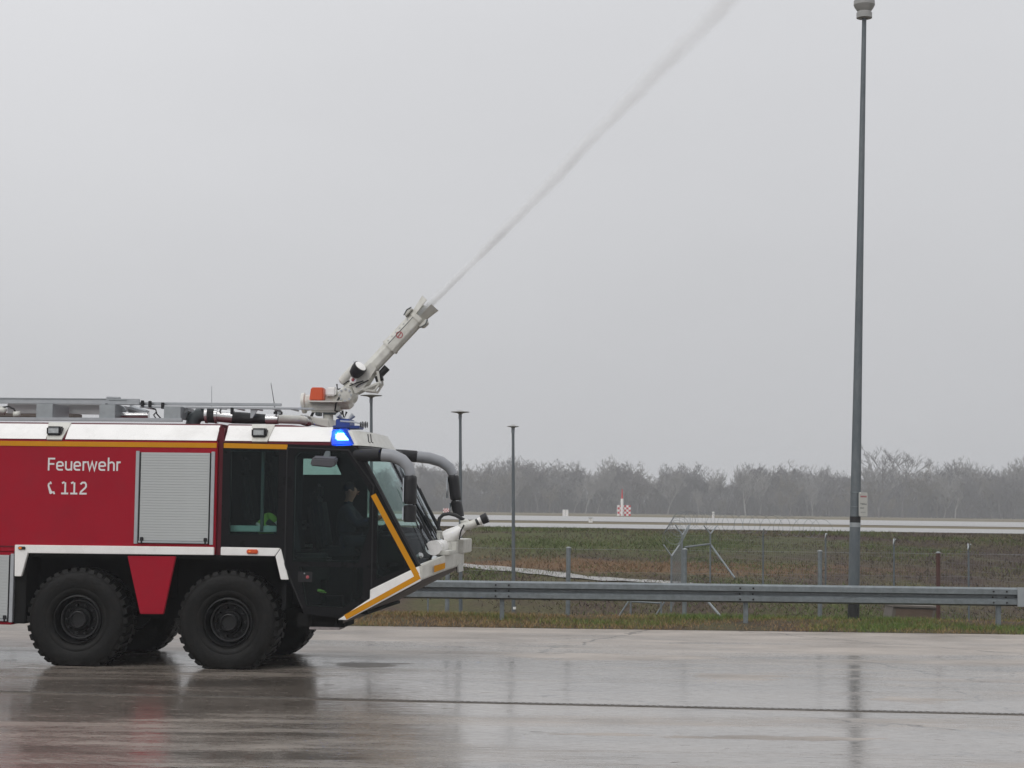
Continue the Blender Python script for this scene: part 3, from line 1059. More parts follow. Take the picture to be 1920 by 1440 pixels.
# raised door edge and handle details
dl = MB()
for a, b in (((0.745, 3.06), (0.745, 1.45)), ((0.745, 1.45), (1.0, 0.86)), ((1.955, 2.55), (1.955, 1.16)), ((1.60, 3.03), (1.955, 2.55)), ((0.745, 3.06), (1.60, 3.03))):
    dl.tube([(a[0], -0.006, a[1]), (b[0], -0.006, b[1])], 0.011, 6)
dl.build('door_seal', M['black'], T)
hb = MB().box(0.93, 1.13, -0.012, 0.0, 1.215, 1.36).build('door_handle_box', M['black'], T, 0.02)
MB().lathe([(0.024, 0.0), (0.022, -0.012), (0.012, -0.016)], (1.065, -0.012, 1.285), (0, 1, 0), 14).build('red_door_button', M['redmark'], hb)
MB().lathe([(0.010, 0.0), (0.008, -0.008)], (1.02, -0.012, 1.335), (0, 1, 0), 10).build('door_lock', M['alu'], hb)
# far flank with its own windows
fw1 = [tuple(S(px, py, W - 0.05)[i] for i in (0, 2)) for px, py in ((549, 890), (640, 890), (632, 872), (624, 860), (549, 860))]
fw4 = [(1.36, 2.97), (1.36, 2.02), (1.60, 1.96), (2.14, 1.94), (2.20, 2.02), (1.69, 2.97)]
far_out = side_out[:]
MB().prism(far_out, W - 0.05, W, holes=[fw1, fw4]).build('side_panel', M['panel'], T)
for h in (fw1, fw4):
    MB().prism(h, W + 0.002, W + 0.006).build('side_window', M['glass'], T)
# rear wall, floor, inner lining
MB().box(-0.16, -0.11, 0.05, W - 0.05, 1.57, 3.12).build('cab_rear_wall', M['inner'], T)
MB().box(-0.11, 0.72, 0.05, W - 0.05, 1.57, 1.62).box(1.0, 1.9, 0.05, W - 0.05, 0.79, 0.83).build('cab_floor', M['inner'], T)
MB().box(0.70, 0.76, 0.052, W - 0.052, 0.83, 1.60).build('floor_step', M['inner'], T)
MB().prism([(1.505, 0.72), (2.61, 1.25), (2.60, 1.40), (1.505, 0.80)], 0.06, W - 0.06).build('front_floor', M['inner'], T)
# roof of the cab, sloping down to the front
cr_sec = lambda x, zt: [(x, 0.02, 3.09), (x, 0.02, 3.125), (x, INSET, zt), (x, W - INSET, zt), (x, W - 0.02, 3.125), (x, W - 0.02, 3.09)]
cb = MB()
secs = [cr_sec(-0.162, ZTOP), cr_sec(0.75, ZTOP - 0.005), cr_sec(1.352, 3.325)]
n6 = 6
cb.add([p for s_ in secs for p in s_], [(i * n6 + k, i * n6 + (k + 1) % n6, (i + 1) * n6 + (k + 1) % n6, (i + 1) * n6 + k) for i in range(2) for k in range(6)] + [tuple(range(6)), tuple(12 + k for k in range(6))])
cb.box(1.354, 1.56, 0.48, W - 0.48, 3.09, 3.312)
cb.build('cab_roof', M['dred'], T, 0.008)
for sd_ in (0, 1):
    band('roof_edge_panel', -0.145, 0.31, M['white'], side=sd_)
    band('roof_edge_panel', 0.47, 1.335, M['white'], side=sd_, z1=3.35)
scene_light(0.33)
both('gold_stripe', [(-0.15, 3.045), (0.745, 3.035), (0.745, 3.10), (-0.15, 3.113)], -0.012, 0.0, M['gold'])
# blue flasher corner and white fairing round the front
def flasher(far):
    pts = [S(622, 806, 0.14), S(649, 803, 0.16), S(664, 833, 0.0), S(621, 835, 0.0)]
    f_ = [(p.x, p.y, p.z) for p in pts]
    bk = [(p.x, p.y + 0.30, p.z) for p in pts]
    v = f_ + bk
    if far:
        v = [(x, W - y, z) for x, y, z in v]
    o = MB().add(v, [(0, 1, 2, 3), (7, 6, 5, 4), (0, 4, 5, 1), (1, 5, 6, 2), (2, 6, 7, 3), (3, 7, 4, 0)]).build('blue_flasher', M['lens'], T, 0.012)
    return o
bf = flasher(0)
bc = S(642, 819, 0.15)
MB().add([(bc.x + dx_, bc.y + dy_, bc.z + dz_) for dy_ in (0, 0.05) for dz_ in (-0.045, 0.055) for dx_ in (-0.10, 0.10)],
         [(0, 2, 3, 1), (4, 5, 7, 6), (0, 1, 5, 4), (2, 6, 7, 3), (0, 4, 6, 2), (1, 3, 7, 5)]).build('flash_lamp', M['bulb'], bf, 0.02)
flasher(1)
# fairing: outline in plan curves round the front
def arc_front(x_side, x_mid, n=11, y0=0.0, chamf=0.45):
    out = []
    for i in range(n + 1):
        y = y0 + (W - 2 * y0) * i / n
        t = abs(y - W / 2) / (W / 2 - y0)
        k = 1 - t ** 4
        out.append((x_side + (x_mid - x_side) * k, y))
    return out
bot = [(1.655, 0.01)] + arc_front(1.72, 1.92, 14, 0.03) + [(1.655, W - 0.01)]
top = [(1.46, 0.16)] + arc_front(1.60, 1.80, 14, 0.2) + [(1.46, W - 0.16)]
fa = MB()
nb_ = len(bot)
fa.add([(x, y, 3.10) for x, y in bot] + [(x, y, 3.315 - 0.03 * max(0, x - 1.5)) for x, y in top], [(i, i + 1, nb_ + i + 1, nb_ + i) for i in range(nb_ - 1)] + [tuple(nb_ + i for i in range(nb_)), tuple(reversed(range(nb_)))])
fairing = fa.build('roof_fairing', M['cream'], T, smooth=True, angle=0.5)
ff = S(728, 826, 2.45)
MB().obox((ff.x - 0.02, 2.45, 3.19), (0.05, 0, -0.09), (0, 0.14, 0), (0.03, 0, 0.016)).build('front_flasher', M['lens'], fairing, 0.01)
for px in (692, 697):                        # two small hooks on the fairing
    a_, b_ = S(px, 815, 0.22), S(px + 2, 829, 0.10)
    MB().tube([a_ + Vector((0, -0.10, 0)), a_ + Vector((0.01, -0.13, -0.03)), b_ + Vector((0, -0.12, 0)), b_ + Vector((0.012, -0.06, -0.01))], 0.008, 6).build('fairing_hook', M['black'], fairing)

# windscreen, curved in plan
wr = []
for i in range(9):
    k = i / 8
    z = 3.06 + (1.46 - 3.06) * k
    xs_ = 1.735 + (2.605 - 1.735) * k
    xm = 2.0 + (2.84 - 2.0) * k
    wr.append([(x, y, z) for x, y in arc_front(xs_, xm, 14, 0.012)])
MB().sheet(wr).build('windscreen', M['wind'], T, smooth=True, recalc=False)
rim_ = MB()
for row in (wr[0], wr[-1]):
    rim_.tube([Vector(p) + Vector((0.004, 0, 0)) for p in row], 0.022, 6)
rim_.tube([wr[i][0] for i in range(9)], 0.024, 6)
rim_.tube([wr[i][-1] for i in range(9)], 0.024, 6)
rim_.tube([Vector(wr[i][4]) for i in range(9)], 0.018, 6)
rim_.tube([Vector(wr[i][10]) for i in range(9)], 0.018, 6)
rim_.build('windscreen_frame', M['black'], T)
# wipers
for yb_, sg in ((0.75, 1), (1.5, 1), (2.25, 1)):
    bi = 8
    def wp(k, y):
        i0 = min(7, int(k * 8))
        fr_ = k * 8 - i0
        j = y / (W - 0.024) * 14
        j0 = max(0, min(13, int(j)))
        fj = j - j0
        a = Vector(wr[i0][j0]).lerp(Vector(wr[i0][j0 + 1]), fj)
        b = Vector(wr[i0 + 1][j0]).lerp(Vector(wr[i0 + 1][j0 + 1]), fj)
        return a.lerp(b, fr_) + Vector((0.03, 0, 0.02))
    wpo = MB().tube([wp(0.99, yb_), wp(0.74, yb_ - 0.18), wp(0.50, yb_ - 0.32)], [0.016, 0.011, 0.009], 6).build('wiper_arm', M['black'], T)
    MB().tube([wp(0.88, yb_ - 0.42), wp(0.6, yb_ - 0.34), wp(0.34, yb_ - 0.26)], 0.010, 6).build('wiper_blade', M['black'], wpo)
    MB().tube([wp(0.86, yb_ - 0.06), wp(0.63, yb_ - 0.20), wp(0.5, yb_ - 0.26)], 0.007, 6).build('wiper_link', M['black'], wpo)
# gold line down the pillar and back along the sill, one bent strip on the flank
gl = MB()
stroke(gl, [(1.955, 2.425), (2.575, 1.335)], 0.075, -0.016)
gl.build('gold_stripe', M['gold'], T, recalc=False)

# prow: flank panels, bumper, undertray
both('prow_panel', [(1.498, 0.712), (1.62, 0.708), (2.635, 1.262), (2.605, 1.462), (1.935, 1.128), (1.935, 1.010)], -0.012, 0.06, M['white'], 0.006)
gl = MB()
stroke(gl, [(2.52, 1.435), (2.585, 1.305), (1.60, 0.748)], 0.07, -0.0165)
gl.build('gold_stripe', M['gold'], T, recalc=False)
plan_b = [(2.58, 0.0), (2.64, 0.0), (2.90, 0.42), (2.98, 0.95), (3.0, 1.5), (2.98, 2.05), (2.90, 2.58), (2.64, W), (2.58, W)]
MB().plan(plan_b, lambda x, y: 1.262 + (x - 2.62) * 0.45, lambda x, y: 1.475 if (y < 0.01 or y > W - 0.01) else 1.61).build('bumper', M['cream'], T, 0.012)
bmp = MB().box(2.70, 2.96, 0.45, 1.35, 1.60, 1.66).build('bumper_shelf', M['cream'], T, 0.01)
MB().tube([(2.74, 0.42, 1.70), (2.74, 1.30, 1.70)], 0.115, 18, flat=0.9).build('winch_cover', M['white'], T, smooth=True, angle=0.6)
p0, p1 = S(806, 1074, 0.1), S(831, 1061, 0.35)
MB().add([(2.775, 0.19, 1.37), (2.90, 0.40, 1.42), (2.90, 0.40, 1.50), (2.775, 0.19, 1.46)], [(0, 1, 2, 3)]).build('gold_corner_tape', M['gold'], T, recalc=False).location = (0.012, -0.008, 0)
MB().box(2.86, 3.03, 1.5, 2.6, 1.60, 1.80).build('bumper_box', M['cream'], T, 0.01)
MB().plan([(1.55, 0.08), (2.6, 0.08), (2.85, 0.5), (2.93, 1.5), (2.85, 2.5), (2.6, W - 0.08), (1.55, W - 0.08)], lambda x, y: 0.66 + (x - 1.55) * 0.535, lambda x, y: 0.715 + (x - 1.55) * 0.535).build('undertray', mat('undertray_grey', (0.12, 0.105, 0.10), 0.7, var=0.2), T)
npl = MB().obox((2.99, 1.5, 1.40), (0.012, 0, 0.0), (0, 0.27, 0), (-0.006, 0, 0.06)).build('number_plate', M['signw'], T)
MB().obox((2.972, 1.5, 1.40), (0.006, 0, 0.0), (0, 0.285, 0), (-0.006, 0, 0.068)).build('plate_frame', M['black'], T)
hl = MB()
for yy_ in (0.32, 0.48):
    MB().lathe([(0.055, -0.04), (0.065, 0.0), (0.05, 0.015)], (2.72 + yy_ * 0.2, yy_, 1.54), (0.8, -0.5, 0.25), 14).build('headlight', M['lamplens'], T, smooth=True)
MB().lathe([(0.03, -0.05), (0.045, 0.0), (0.03, 0.03)], (2.60, 0.14, 1.60), (1, -0.3, 0.3), 10).build('front_work_light', M['lamplens'], T)
# step brush below the door
MB().box(1.08, 1.50, 0.10, 0.55, 0.565, 0.60).build('boarding_step', mat('step_grey', (0.28, 0.25, 0.25), 0.7, var=0.3, vscale=20), T, 0.005)
MB().box(0.90, 1.56, 0.16, 0.9, 0.60, 0.78).build('step_carrier', M['under'], T)
for xa_ in (1.10, 1.45):
    MB().tube([(xa_, 0.12, 0.61), (xa_, 0.12, 0.78)], 0.02, 6).build('step_hanger', M['under'], T)
# cab corner trim round the front arch
MB().prism([(-0.158, ZTRIM1 + 0.004), (0.675, ZTRIM1), (0.60, ZTRIM0), (-0.158, ZTRIM0)], -0.012, 0.05).build('arch_trim', M['white'], T, 0.006)
MB().prism([(0.683, ZTRIM1 - 0.004), (0.802, 1.245), (0.692, 1.245), (0.610, ZTRIM0)], -0.012, 0.05).build('arch_trim', M['white'], T, 0.006)
MB().prism([(-0.158, ZTRIM1 + 0.004), (0.683, ZTRIM1), (0.802, 1.245), (0.692, 1.245), (0.60, ZTRIM0), (-0.158, ZTRIM0)], W - 0.05, W + 0.012).build('arch_trim', M['white'], T, 0.006)
o = MB().box(0.21, 0.365, -0.04, 0.0, 1.592, 1.652).build('marker_housing', M['orange'], T, 0.012)
MB().box(0.235, 0.275, -0.045, -0.03, 1.605, 1.64).build('marker_lens', M['amber'], o, 0.008)
MB().box(0.72, 1.35, 0.055, 0.10, 1.25, 1.55).build('arch_filler', M['under'], T)

# mirror arms
def mirror(far):
    yb_ = W - 0.06 if far else 0.06
    yo = W + 0.14 if far else -0.14
    if far:
        P = [S(px, py, y) for px, py, y in ((722, 851, yb_), (757, 854, W + 0.05), (780, 856, yo), (806, 859, yo), (828, 866, yo), (843, 877, yo), (850, 891, yo))]
    else:
        P = [S(px, py, y) for px, py, y in ((668, 853, yb_), (694, 853, -0.05), (716, 853, yo), (736, 855, yo), (754, 863, yo), (766, 876, yo), (770, 892, yo))]
    a = MB().tube(P[:3], [0.085, 0.092, 0.094], 12).build('mirror_arm_sleeve', M['black'], T, smooth=True, angle=0.7)
    MB().tube(P[2:], [0.09, 0.089, 0.085, 0.08, 0.072], 14).build('mirror_arm', M['armgrey'], T, smooth=True, angle=0.9)
    e = P[-1]
    hw = 0.088
    tl = 0.05 if far else 0.0
    for nm, dz0, dz1, dx in (('mirror_housing', 0.0, -0.385, 0.0), ('wide_angle_mirror', -0.40, -0.63, tl)):
        z0, z1 = e.z + dz0, e.z + dz1
        mb = MB()
        rws = []
        for k in (0, 0.06, 0.2, 0.5, 0.8, 0.94, 1):
            zz = z0 + (z1 - z0) * k
            sc_ = 1.0 if 0.05 < k < 0.95 else 0.86
            xx = e.x + dx + (tl * 0.9 * k if far else 0)
            rws.append([(xx + math.cos(t) * hw * sc_ * 0.98, e.y + math.sin(t) * 0.14 * sc_, zz) for t in [2 * PI * q / 16 for q in range(16)]])
        n_ = 16
        mb.add([p for r in rws for p in r], [(i * n_ + j, i * n_ + (j + 1) % n_, (i + 1) * n_ + (j + 1) % n_, (i + 1) * n_ + j) for i in range(6) for j in range(n_)] + [tuple(range(n_)), tuple(6 * n_ + q for q in range(n_))])
        h_ = mb.build(nm, M['black'], T, smooth=True, angle=0.7)
        MB().box(e.x + dx - 0.092, e.x + dx - 0.075, e.y - 0.10, e.y + 0.10, min(z0, z1) + 0.03, max(z0, z1) - 0.03).build('mirror_glass', M['mirrorglass'], h_)
    MB().tube([(e.x, e.y, e.z - 0.37), (e.x + tl * .6, e.y, e.z - 0.42)], 0.03, 8).build('mirror_link', M['alu'], T)


mirror(0)
mirror(1)
# inner dash mirror seen through the door glass, console and seats
mm = S(609, 866, -0.15)
rmm = MB().add([(mm.x - 0.16, -0.25, mm.z + 0.05), (mm.x + 0.17, -0.25, mm.z + 0.04), (mm.x + 0.175, -0.25, mm.z - 0.04), (mm.x + 0.13, -0.24, mm.z - 0.085), (mm.x - 0.19, -0.24, mm.z - 0.06),
          (mm.x - 0.16, -0.08, mm.z + 0.09), (mm.x + 0.17, -0.08, mm.z + 0.08), (mm.x + 0.175, -0.08, mm.z), (mm.x + 0.13, -0.08, mm.z - 0.05), (mm.x - 0.19, -0.08, mm.z - 0.03)],
         [(0, 1, 2, 3, 4), (9, 8, 7, 6, 5), (0, 5, 6, 1), (1, 6, 7, 2), (2, 7, 8, 3), (3, 8, 9, 4), (4, 9, 5, 0)]).build('kerb_mirror', mat('mirror_shell_grey', (0.075, 0.075, 0.085), 0.6, var=0.1), T, 0.02)
MB().add([(mm.x - 0.03, -0.16, mm.z + 0.06), (mm.x + 0.07, -0.16, mm.z + 0.06), (mm.x + 0.05, -0.02, mm.z + 0.16), (mm.x - 0.02, -0.02, mm.z + 0.16), (mm.x - 0.03, -0.10, mm.z + 0.02), (mm.x + 0.07, -0.10, mm.z + 0.02), (mm.x + 0.05, 0.0, mm.z + 0.10), (mm.x - 0.02, 0.0, mm.z + 0.10)],
         [(0, 1, 2, 3), (7, 6, 5, 4), (0, 4, 5, 1), (1, 5, 6, 2), (2, 6, 7, 3), (3, 7, 4, 0)]).build('kerb_mirror_stay', M['dkgrey'], T, 0.008)
MB().box(2.0, 2.42, 0.08, W - 0.08, 1.5, 1.86).box(1.86, 2.05, 0.9, 2.1, 1.4, 1.9).build('dashboard', M['inner'], T, 0.04)


def seat(x, y, z):
    s = empty('crew_seat', (x, y, z), T)
    MB().box(-0.25, 0.27, -0.25, 0.25, 0.0, 0.14).build('seat_cushion', M['seat'], s, 0.05)
    MB().obox((-0.29, 0, 0.47), (0.07, 0, 0.0), (0, 0.24, 0), (-0.06, 0, 0.36)).build('seat_back', M['seat'], s, 0.05)
    MB().obox((-0.35, 0, 0.93), (0.05, 0, 0), (0, 0.14, 0), (-0.01, 0, 0.11)).build('headrest', M['seat'], s, 0.04)
    MB().box(-0.2, 0.2, -0.2, 0.2, -0.55, 0.0).build('seat_base', M['inner'], s)


seat(1.25, 1.5, 1.54)
seat(0.98, 0.55, 1.45)
seat(0.98, 2.45, 1.45)
seat(0.32, 0.8, 1.9)
seat(0.32, 2.2, 1.9)
MB().box(0.66, 0.74, 0.3, 1.1, 1.6, 2.95).build('cab_bulkhead', M['inner'], T)
MB().box(-0.05, 0.30, 2.55, 2.75, 1.95, 3.0).build('window_blind', M['curtain'], T)
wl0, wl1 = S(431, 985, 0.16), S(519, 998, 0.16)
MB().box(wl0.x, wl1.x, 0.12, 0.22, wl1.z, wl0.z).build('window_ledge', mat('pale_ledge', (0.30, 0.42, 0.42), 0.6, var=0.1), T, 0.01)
MB().box(0.36, 0.40, 0.10, 0.16, 1.9, 3.0).build('grab_rail', M['curtain'], T)
stw = empty('steering_wheel', (1.80, 1.5, 1.92), T)
stw.rotation_euler = (0, math.radians(-35), 0)
MB().tube([(math.cos(t) * 0.21, math.sin(t) * 0.21, 0) for t in [2 * PI * i / 24 for i in range(25)]], 0.016, 8, cap=False).build('wheel_ring', M['black'], stw)
MB().tube([(-0.2, 0, 0), (0.2, 0, 0)], 0.014, 6).tube([(0, 0, 0), (0, -0.2, 0)], 0.014, 6).tube([(0, 0, 0.0), (0, 0, -0.35)], 0.03, 8).build('wheel_spokes', M['black'], stw)

# ---- roof turret
YT = 1.5


def tp(px, py, y=YT):
    return S(px, py, y)


TUR = empty('roof_monitor', tp(615, 800), T)


def tb(mb, name, m, **kw):
    o_ = TUR.location
    mb.v = [(x - o_.x, y - o_.y, z - o_.z) for x, y, z in mb.v]
    return mb.build(name, m, TUR, **kw)


pp = [tp(*q) for q in ((562, 792), (628, 806), (626, 787), (604, 786), (585, 781), (570, 780))]
tb(MB().prism([(p.x, p.z) for p in pp], YT - 0.35, YT + 0.35), 'turret_base', M['cream'], bevel=0.02)
a_, b_ = tp(616, 805), tp(615, 770)
tb(MB().tube([a_, b_], 0.075, 20), 'pedestal', M['cream'], smooth=True, angle=0.6)
a_, b_ = tp(569, 756), tp(660, 750)
ax = (b_ - a_).normalized()
L_ = (b_ - a_).length
tb(MB().lathe([(0.05, -0.02), (0.150, -0.015), (0.152, 0.03), (0.118, 0.045), (0.112, 0.16), (0.118, 0.17), (0.118, L_ * 0.62), (0.13, L_ * 0.65), (0.135, L_ * 0.95), (0.09, L_ + 0.02)], a_, ax, 28), 'turret_body', M['cream'], smooth=True, angle=0.5)
a_, b_ = tp(583, 758), tp(640, 774)
tb(MB().box(a_.x, b_.x, YT - 0.15, YT + 0.12, b_.z, a_.z), 'gear_housing', M['cream'], bevel=0.03)
a_, b_ = tp(594, 775), tp(602, 780)
tb(MB().box(a_.x, b_.x, YT - 0.12, YT + 0.1, b_.z, a_.z + .02).box(b_.x + .05, b_.x + .30, YT - 0.10, YT + 0.1, b_.z + 0.02, a_.z + .02), 'gear_flange', M['dkgrey'], bevel=0.008)
a_, b_ = tp(584, 727, YT - 0.16), tp(608, 752, YT - 0.16)
bcn = tb(MB().add([(a_.x + .012, YT - .26, a_.z), (b_.x, YT - .26, a_.z), (b_.x, YT - .06, a_.z), (a_.x + .012, YT - .06, a_.z), (a_.x - .01, YT - .27, b_.z), (b_.x + .004, YT - .27, b_.z), (b_.x + .004, YT - .05, b_.z), (a_.x - .01, YT - .05, b_.z)],
                  [(0, 1, 2, 3), (7, 6, 5, 4), (0, 4, 5, 1), (1, 5, 6, 2), (2, 6, 7, 3), (3, 7, 4, 0)]), 'warning_beacon', M['orange'], bevel=0.015)
tb(MB().box(a_.x - .03, b_.x + .28, YT - .28, YT - .02, b_.z - 0.02, b_.z), 'beacon_plate', M['cream'])
c_ = tp(620, 735)
tb(MB().box(b_.x + .03, b_.x + .17, YT - .2, YT, c_.z - 0.07, c_.z + .06), 'motor_cover', M['white'], bevel=0.02)
c_ = tp(652, 742)
tb(MB().lathe([(0.02, -0.2), (0.10, -0.19), (0.13, -0.12), (0.135, 0.12), (0.10, 0.19), (0.02, 0.2)], c_, (0, 1, 0), 26), 'elevation_joint', M['cream'], smooth=True, angle=0.5)
for i in range(8):
    t = 2 * PI * i / 8
    if i == 0:
        nut0 = tb(MB().lathe([(0.016, -0.02), (0.014, 0.0)], (c_.x + 0.085 * math.cos(t), c_.y - 0.19, c_.z + 0.085 * math.sin(t)), (0, 1, 0), 6), 'joint_bolt', M['alu'])
        nl = nut0.location.copy()
    else:
        q_ = nut0.copy()
        COL.objects.link(q_)
        q_.location = (0.085 * (math.cos(t) - 1), 0, 0.085 * math.sin(t))
# elbow up to the barrel
B0, B1 = tp(655, 733), tp(786, 592)
bd = (B1 - B0).normalized()
bn = Vector((-bd.z, 0, bd.x))               # up and left, square to the barrel
by = Vector((0, 1, 0))


def bp_(s, n=0.0, y=0.0):
    return B0 + bd * s + bn * n + by * y


BL = (B1 - B0).length
tb(MB().tube([bp_(-0.06, 0), bp_(0.12, 0), bp_(0.30, 0.0)], [0.12, 0.10, 0.085], 18), 'barrel_elbow', M['cream'], smooth=True, angle=0.7)


def barrel(s0, s1, h, wy, dy=0.0, dn=0.0, m='cream', name='barrel', ch=0.35):
    prof = [(-h, -wy * (1 - ch)), (-h * (1 - ch), -wy), (h * 0.25, -wy), (h, -wy * 0.35), (h, wy * 0.35), (h * 0.25, wy), (-h * (1 - ch), wy), (-h, wy * (1 - ch))]
    n_ = len(prof)
    v = [bp_(s0, a + dn, b + dy) for a, b in prof] + [bp_(s1, a + dn, b + dy) for a, b in prof]
    return tb(MB().add(v, [(i, (i + 1) % n_, (i + 1) % n_ + n_, i + n_) for i in range(n_)] + [tuple(range(n_)), tuple(n_ + i for i in range(n_))]), name, M[m], bevel=0.006)


barrel(0.42, BL * 0.60, 0.10, 0.11)
barrel(BL * 0.58, BL * 0.99, 0.118, 0.12)
barrel(BL * 0.57, BL * 0.60, 0.128, 0.128, name='barrel_band')
# side cheeks
for s_ in (-1, 1):
    tb(MB().add([bp_(0.04, -0.12, s_ * .135), bp_(0.16, -0.16, s_ * .135), bp_(0.52, -0.09, s_ * .135), bp_(0.52, 0.03, s_ * .135), bp_(0.10, 0.04, s_ * .135),
                 bp_(0.04, -0.12, s_ * .155), bp_(0.16, -0.16, s_ * .155), bp_(0.52, -0.09, s_ * .155), bp_(0.52, 0.03, s_ * .155), bp_(0.10, 0.04, s_ * .155)],
                [(0, 1, 2, 3, 4), (9, 8, 7, 6, 5), (0, 5, 6, 1), (1, 6, 7, 2), (2, 7, 8, 3), (3, 8, 9, 4), (4, 9, 5, 0)]), 'barrel_cheek', M['cream'])
    tb(MB().tube([bp_(0.16, -0.16, s_ * .14), bp_(0.40, -0.27, s_ * .14), bp_(0.50, -0.13, s_ * .14)], 0.024, 6).tube([bp_(0.16, -0.16, s_ * .14), bp_(0.26, -0.30, s_ * .14), bp_(0.40, -0.27, s_ * .14)], 0.02, 6), 'tilt_bracket', M['cream'])
tb(MB().lathe([(0.02, -0.03), (0.055, -0.025), (0.06, 0.04)], bp_(0.17, 0.035, -0.18), (0, 1, 0), 8), 'valve_wheel', M['white'])
tb(MB().lathe([(0.010, -0.04), (0.024, -0.036), (0.026, -0.02)], bp_(0.17, 0.035, -0.18), (0, 1, 0), 12), 'valve_badge', M['redmark'])
# actuator cylinder and spotlight
tb(MB().lathe([(0.03, -0.02), (0.07, 0.0), (0.078, 0.03), (0.078, 0.30), (0.06, 0.33)], bp_(0.02, 0.16, -0.03), bd, 18), 'actuator_cylinder', M['cream'], smooth=True, angle=0.5)
tb(MB().lathe([(0.098, 0.0), (0.096, 0.012)], bp_(0.355, 0.16, -0.03), bd, 18), 'actuator_end_disc', M['alu'])
tb(MB().tube([bp_(-0.05, 0.2, -0.03), bp_(-0.10, 0.14, -0.03), bp_(0.0, 0.06, -0.05)], 0.012, 6), 'actuator_cable', M['black'])
sp_ = tb(MB().lathe([(0.04, -0.10), (0.085, -0.06), (0.105, 0.03), (0.105, 0.10), (0.095, 0.105)], bp_(0.30, 0.075, -0.24), (bd + by * -0.45), 20), 'spotlight', M['black'], smooth=True, angle=0.5)
tb(MB().lathe([(0.092, 0.10), (0.085, 0.112), (0.02, 0.118)], bp_(0.30, 0.075, -0.24), (bd + by * -0.45), 20), 'spotlight_lens', M['white'])
tb(MB().lathe([(0.05, -0.08), (0.055, 0.06), (0.05, 0.07)], bp_(0.56, -0.17, 0.02), bd, 14).lathe([(0.045, -0.06), (0.05, 0.05)], bp_(0.44, -0.20, 0.0), (bd + bn * -.6), 12), 'rear_spotlight', M['black'], smooth=True, angle=0.5)
# nozzle: collar, brackets and two flaring lips
barrel(BL * 0.95, BL * 1.0, 0.132, 0.138, name='nozzle_collar')
for s_ in (-1, 1):
    q0 = bp_(BL * (0.955 if s_ > 0 else 0.975), s_ * 0.15)
    tb(MB().add([q0 + bd * a + bn * s_ * b + by * c for c in (-0.12, 0.10) for a, b in ((-0.08, -0.03), (-0.045, 0.022), (0.045, 0.028), (0.08, -0.03))],
                [(0, 1, 2, 3), (7, 6, 5, 4), (0, 4, 5, 1), (1, 5, 6, 2), (2, 6, 7, 3), (3, 7, 4, 0)]), 'nozzle_bracket', M['cream'], bevel=0.008)
    tb(MB().tube([q0 + bd * -0.08 + by * -0.122, q0 + bd * 0.01 + bn * s_ * 0.024 + by * -0.122, q0 + bd * 0.085 + by * -0.122], 0.008, 6), 'bracket_rod', M['dkgrey'])
# lips: a flared trough, open towards the near side
t0, t1 = BL * 0.985, BL * 0.985 + 0.27
def lip_pt(s, n, y):
    k = 1.0 + 0.42 * (s - t0) / (t1 - t0)
    return bp_(s, n * k, y * k)
for nm, pts_ in (('nozzle_lip', ((0.03, -0.125), (0.10, -0.06), (0.09, 0.075))), ('nozzle_lip', ((-0.03, -0.125), (-0.10, -0.06), (-0.09, 0.075))), ('nozzle_back_lip', ((0.09, 0.08), (0.0, 0.105), (-0.09, 0.08)))):
    e1 = t1 if nm == 'nozzle_lip' else t1 - 0.09
    v = []
    for sv in (t0, e1):
        v += [lip_pt(sv, n_, y_) for n_, y_ in pts_]
        v += [lip_pt(sv, n_ * 1.09, y_ * 1.09) for n_, y_ in pts_]
    tb(MB().add(v, [(0, 1, 7, 6), (1, 2, 8, 7), (3, 9, 10, 4), (4, 10, 11, 5), (0, 6, 9, 3), (2, 5, 11, 8), (0, 3, 4, 1), (1, 4, 5, 2), (6, 7, 10, 9), (7, 8, 11, 10)]), nm, M['cream'])
# round red emblem on the barrel
ring = MB()
cen = bp_(BL * 0.735, 0.0, -0.1215)
ringp = [cen + bd * 0.052 * math.cos(t) + bn * 0.052 * math.sin(t) for t in [2 * PI * i / 28 for i in range(28)]]
ringq = [cen + bd * 0.038 * math.cos(t) + bn * 0.038 * math.sin(t) for t in [2 * PI * i / 28 for i in range(28)]]
ring.add(ringp + ringq, [(i, (i + 1) % 28, 28 + (i + 1) % 28, 28 + i) for i in range(28)])
ring.add([cen + bd * a + bn * b for a, b in ((-0.04, -0.012), (0.04, -0.004), (0.04, 0.012), (-0.04, 0.004))], [(0, 1, 2, 3)])
tb(ring, 'round_emblem', M['redmark'], recalc=False)
tb(MB().obox(bp_(BL * 0.77, 0.034, -0.1195), bd * BL * 0.19, by * 0.002, bn * 0.004), 'barrel_seam', M['dkgrey'])
for k_ in range(6):
    tb(MB().lathe([(0.010, -0.006), (0.008, 0.004)], bp_(BL * (0.62 + 0.055 * k_), 0.075, -0.096), bn * 0.6 - by * 0.8, 6), 'barrel_rivet', M['alu'])
for k_, (n0, n1) in enumerate(((0.10, 0.02), (0.02, -0.08), (-0.06, -0.13))):
    tb(MB().tube([bp_(0.02 + 0.05 * k_, n0, -0.165), bp_(0.10 + 0.04 * k_, (n0 + n1) / 2 + 0.02, -0.185), bp_(0.20 + 0.06 * k_, n1, -0.165)], 0.009, 6), 'joint_cable', M['black'])
# cables
tb(MB().tube([tp(636, 745, YT - .2), tp(630, 757, YT - .22), tp(628, 770, YT - .2), tp(640, 775, YT - .15)], 0.014, 6).tube([tp(642, 770, YT - .1), tp(645, 785, YT - .1), tp(650, 772, YT - .1)], 0.016, 6), 'control_cable', M['black'])
tb(MB().tube([tp(588, 772), tp(583, 782), tp(578, 788)], 0.02, 8), 'supply_hose', M['black'])

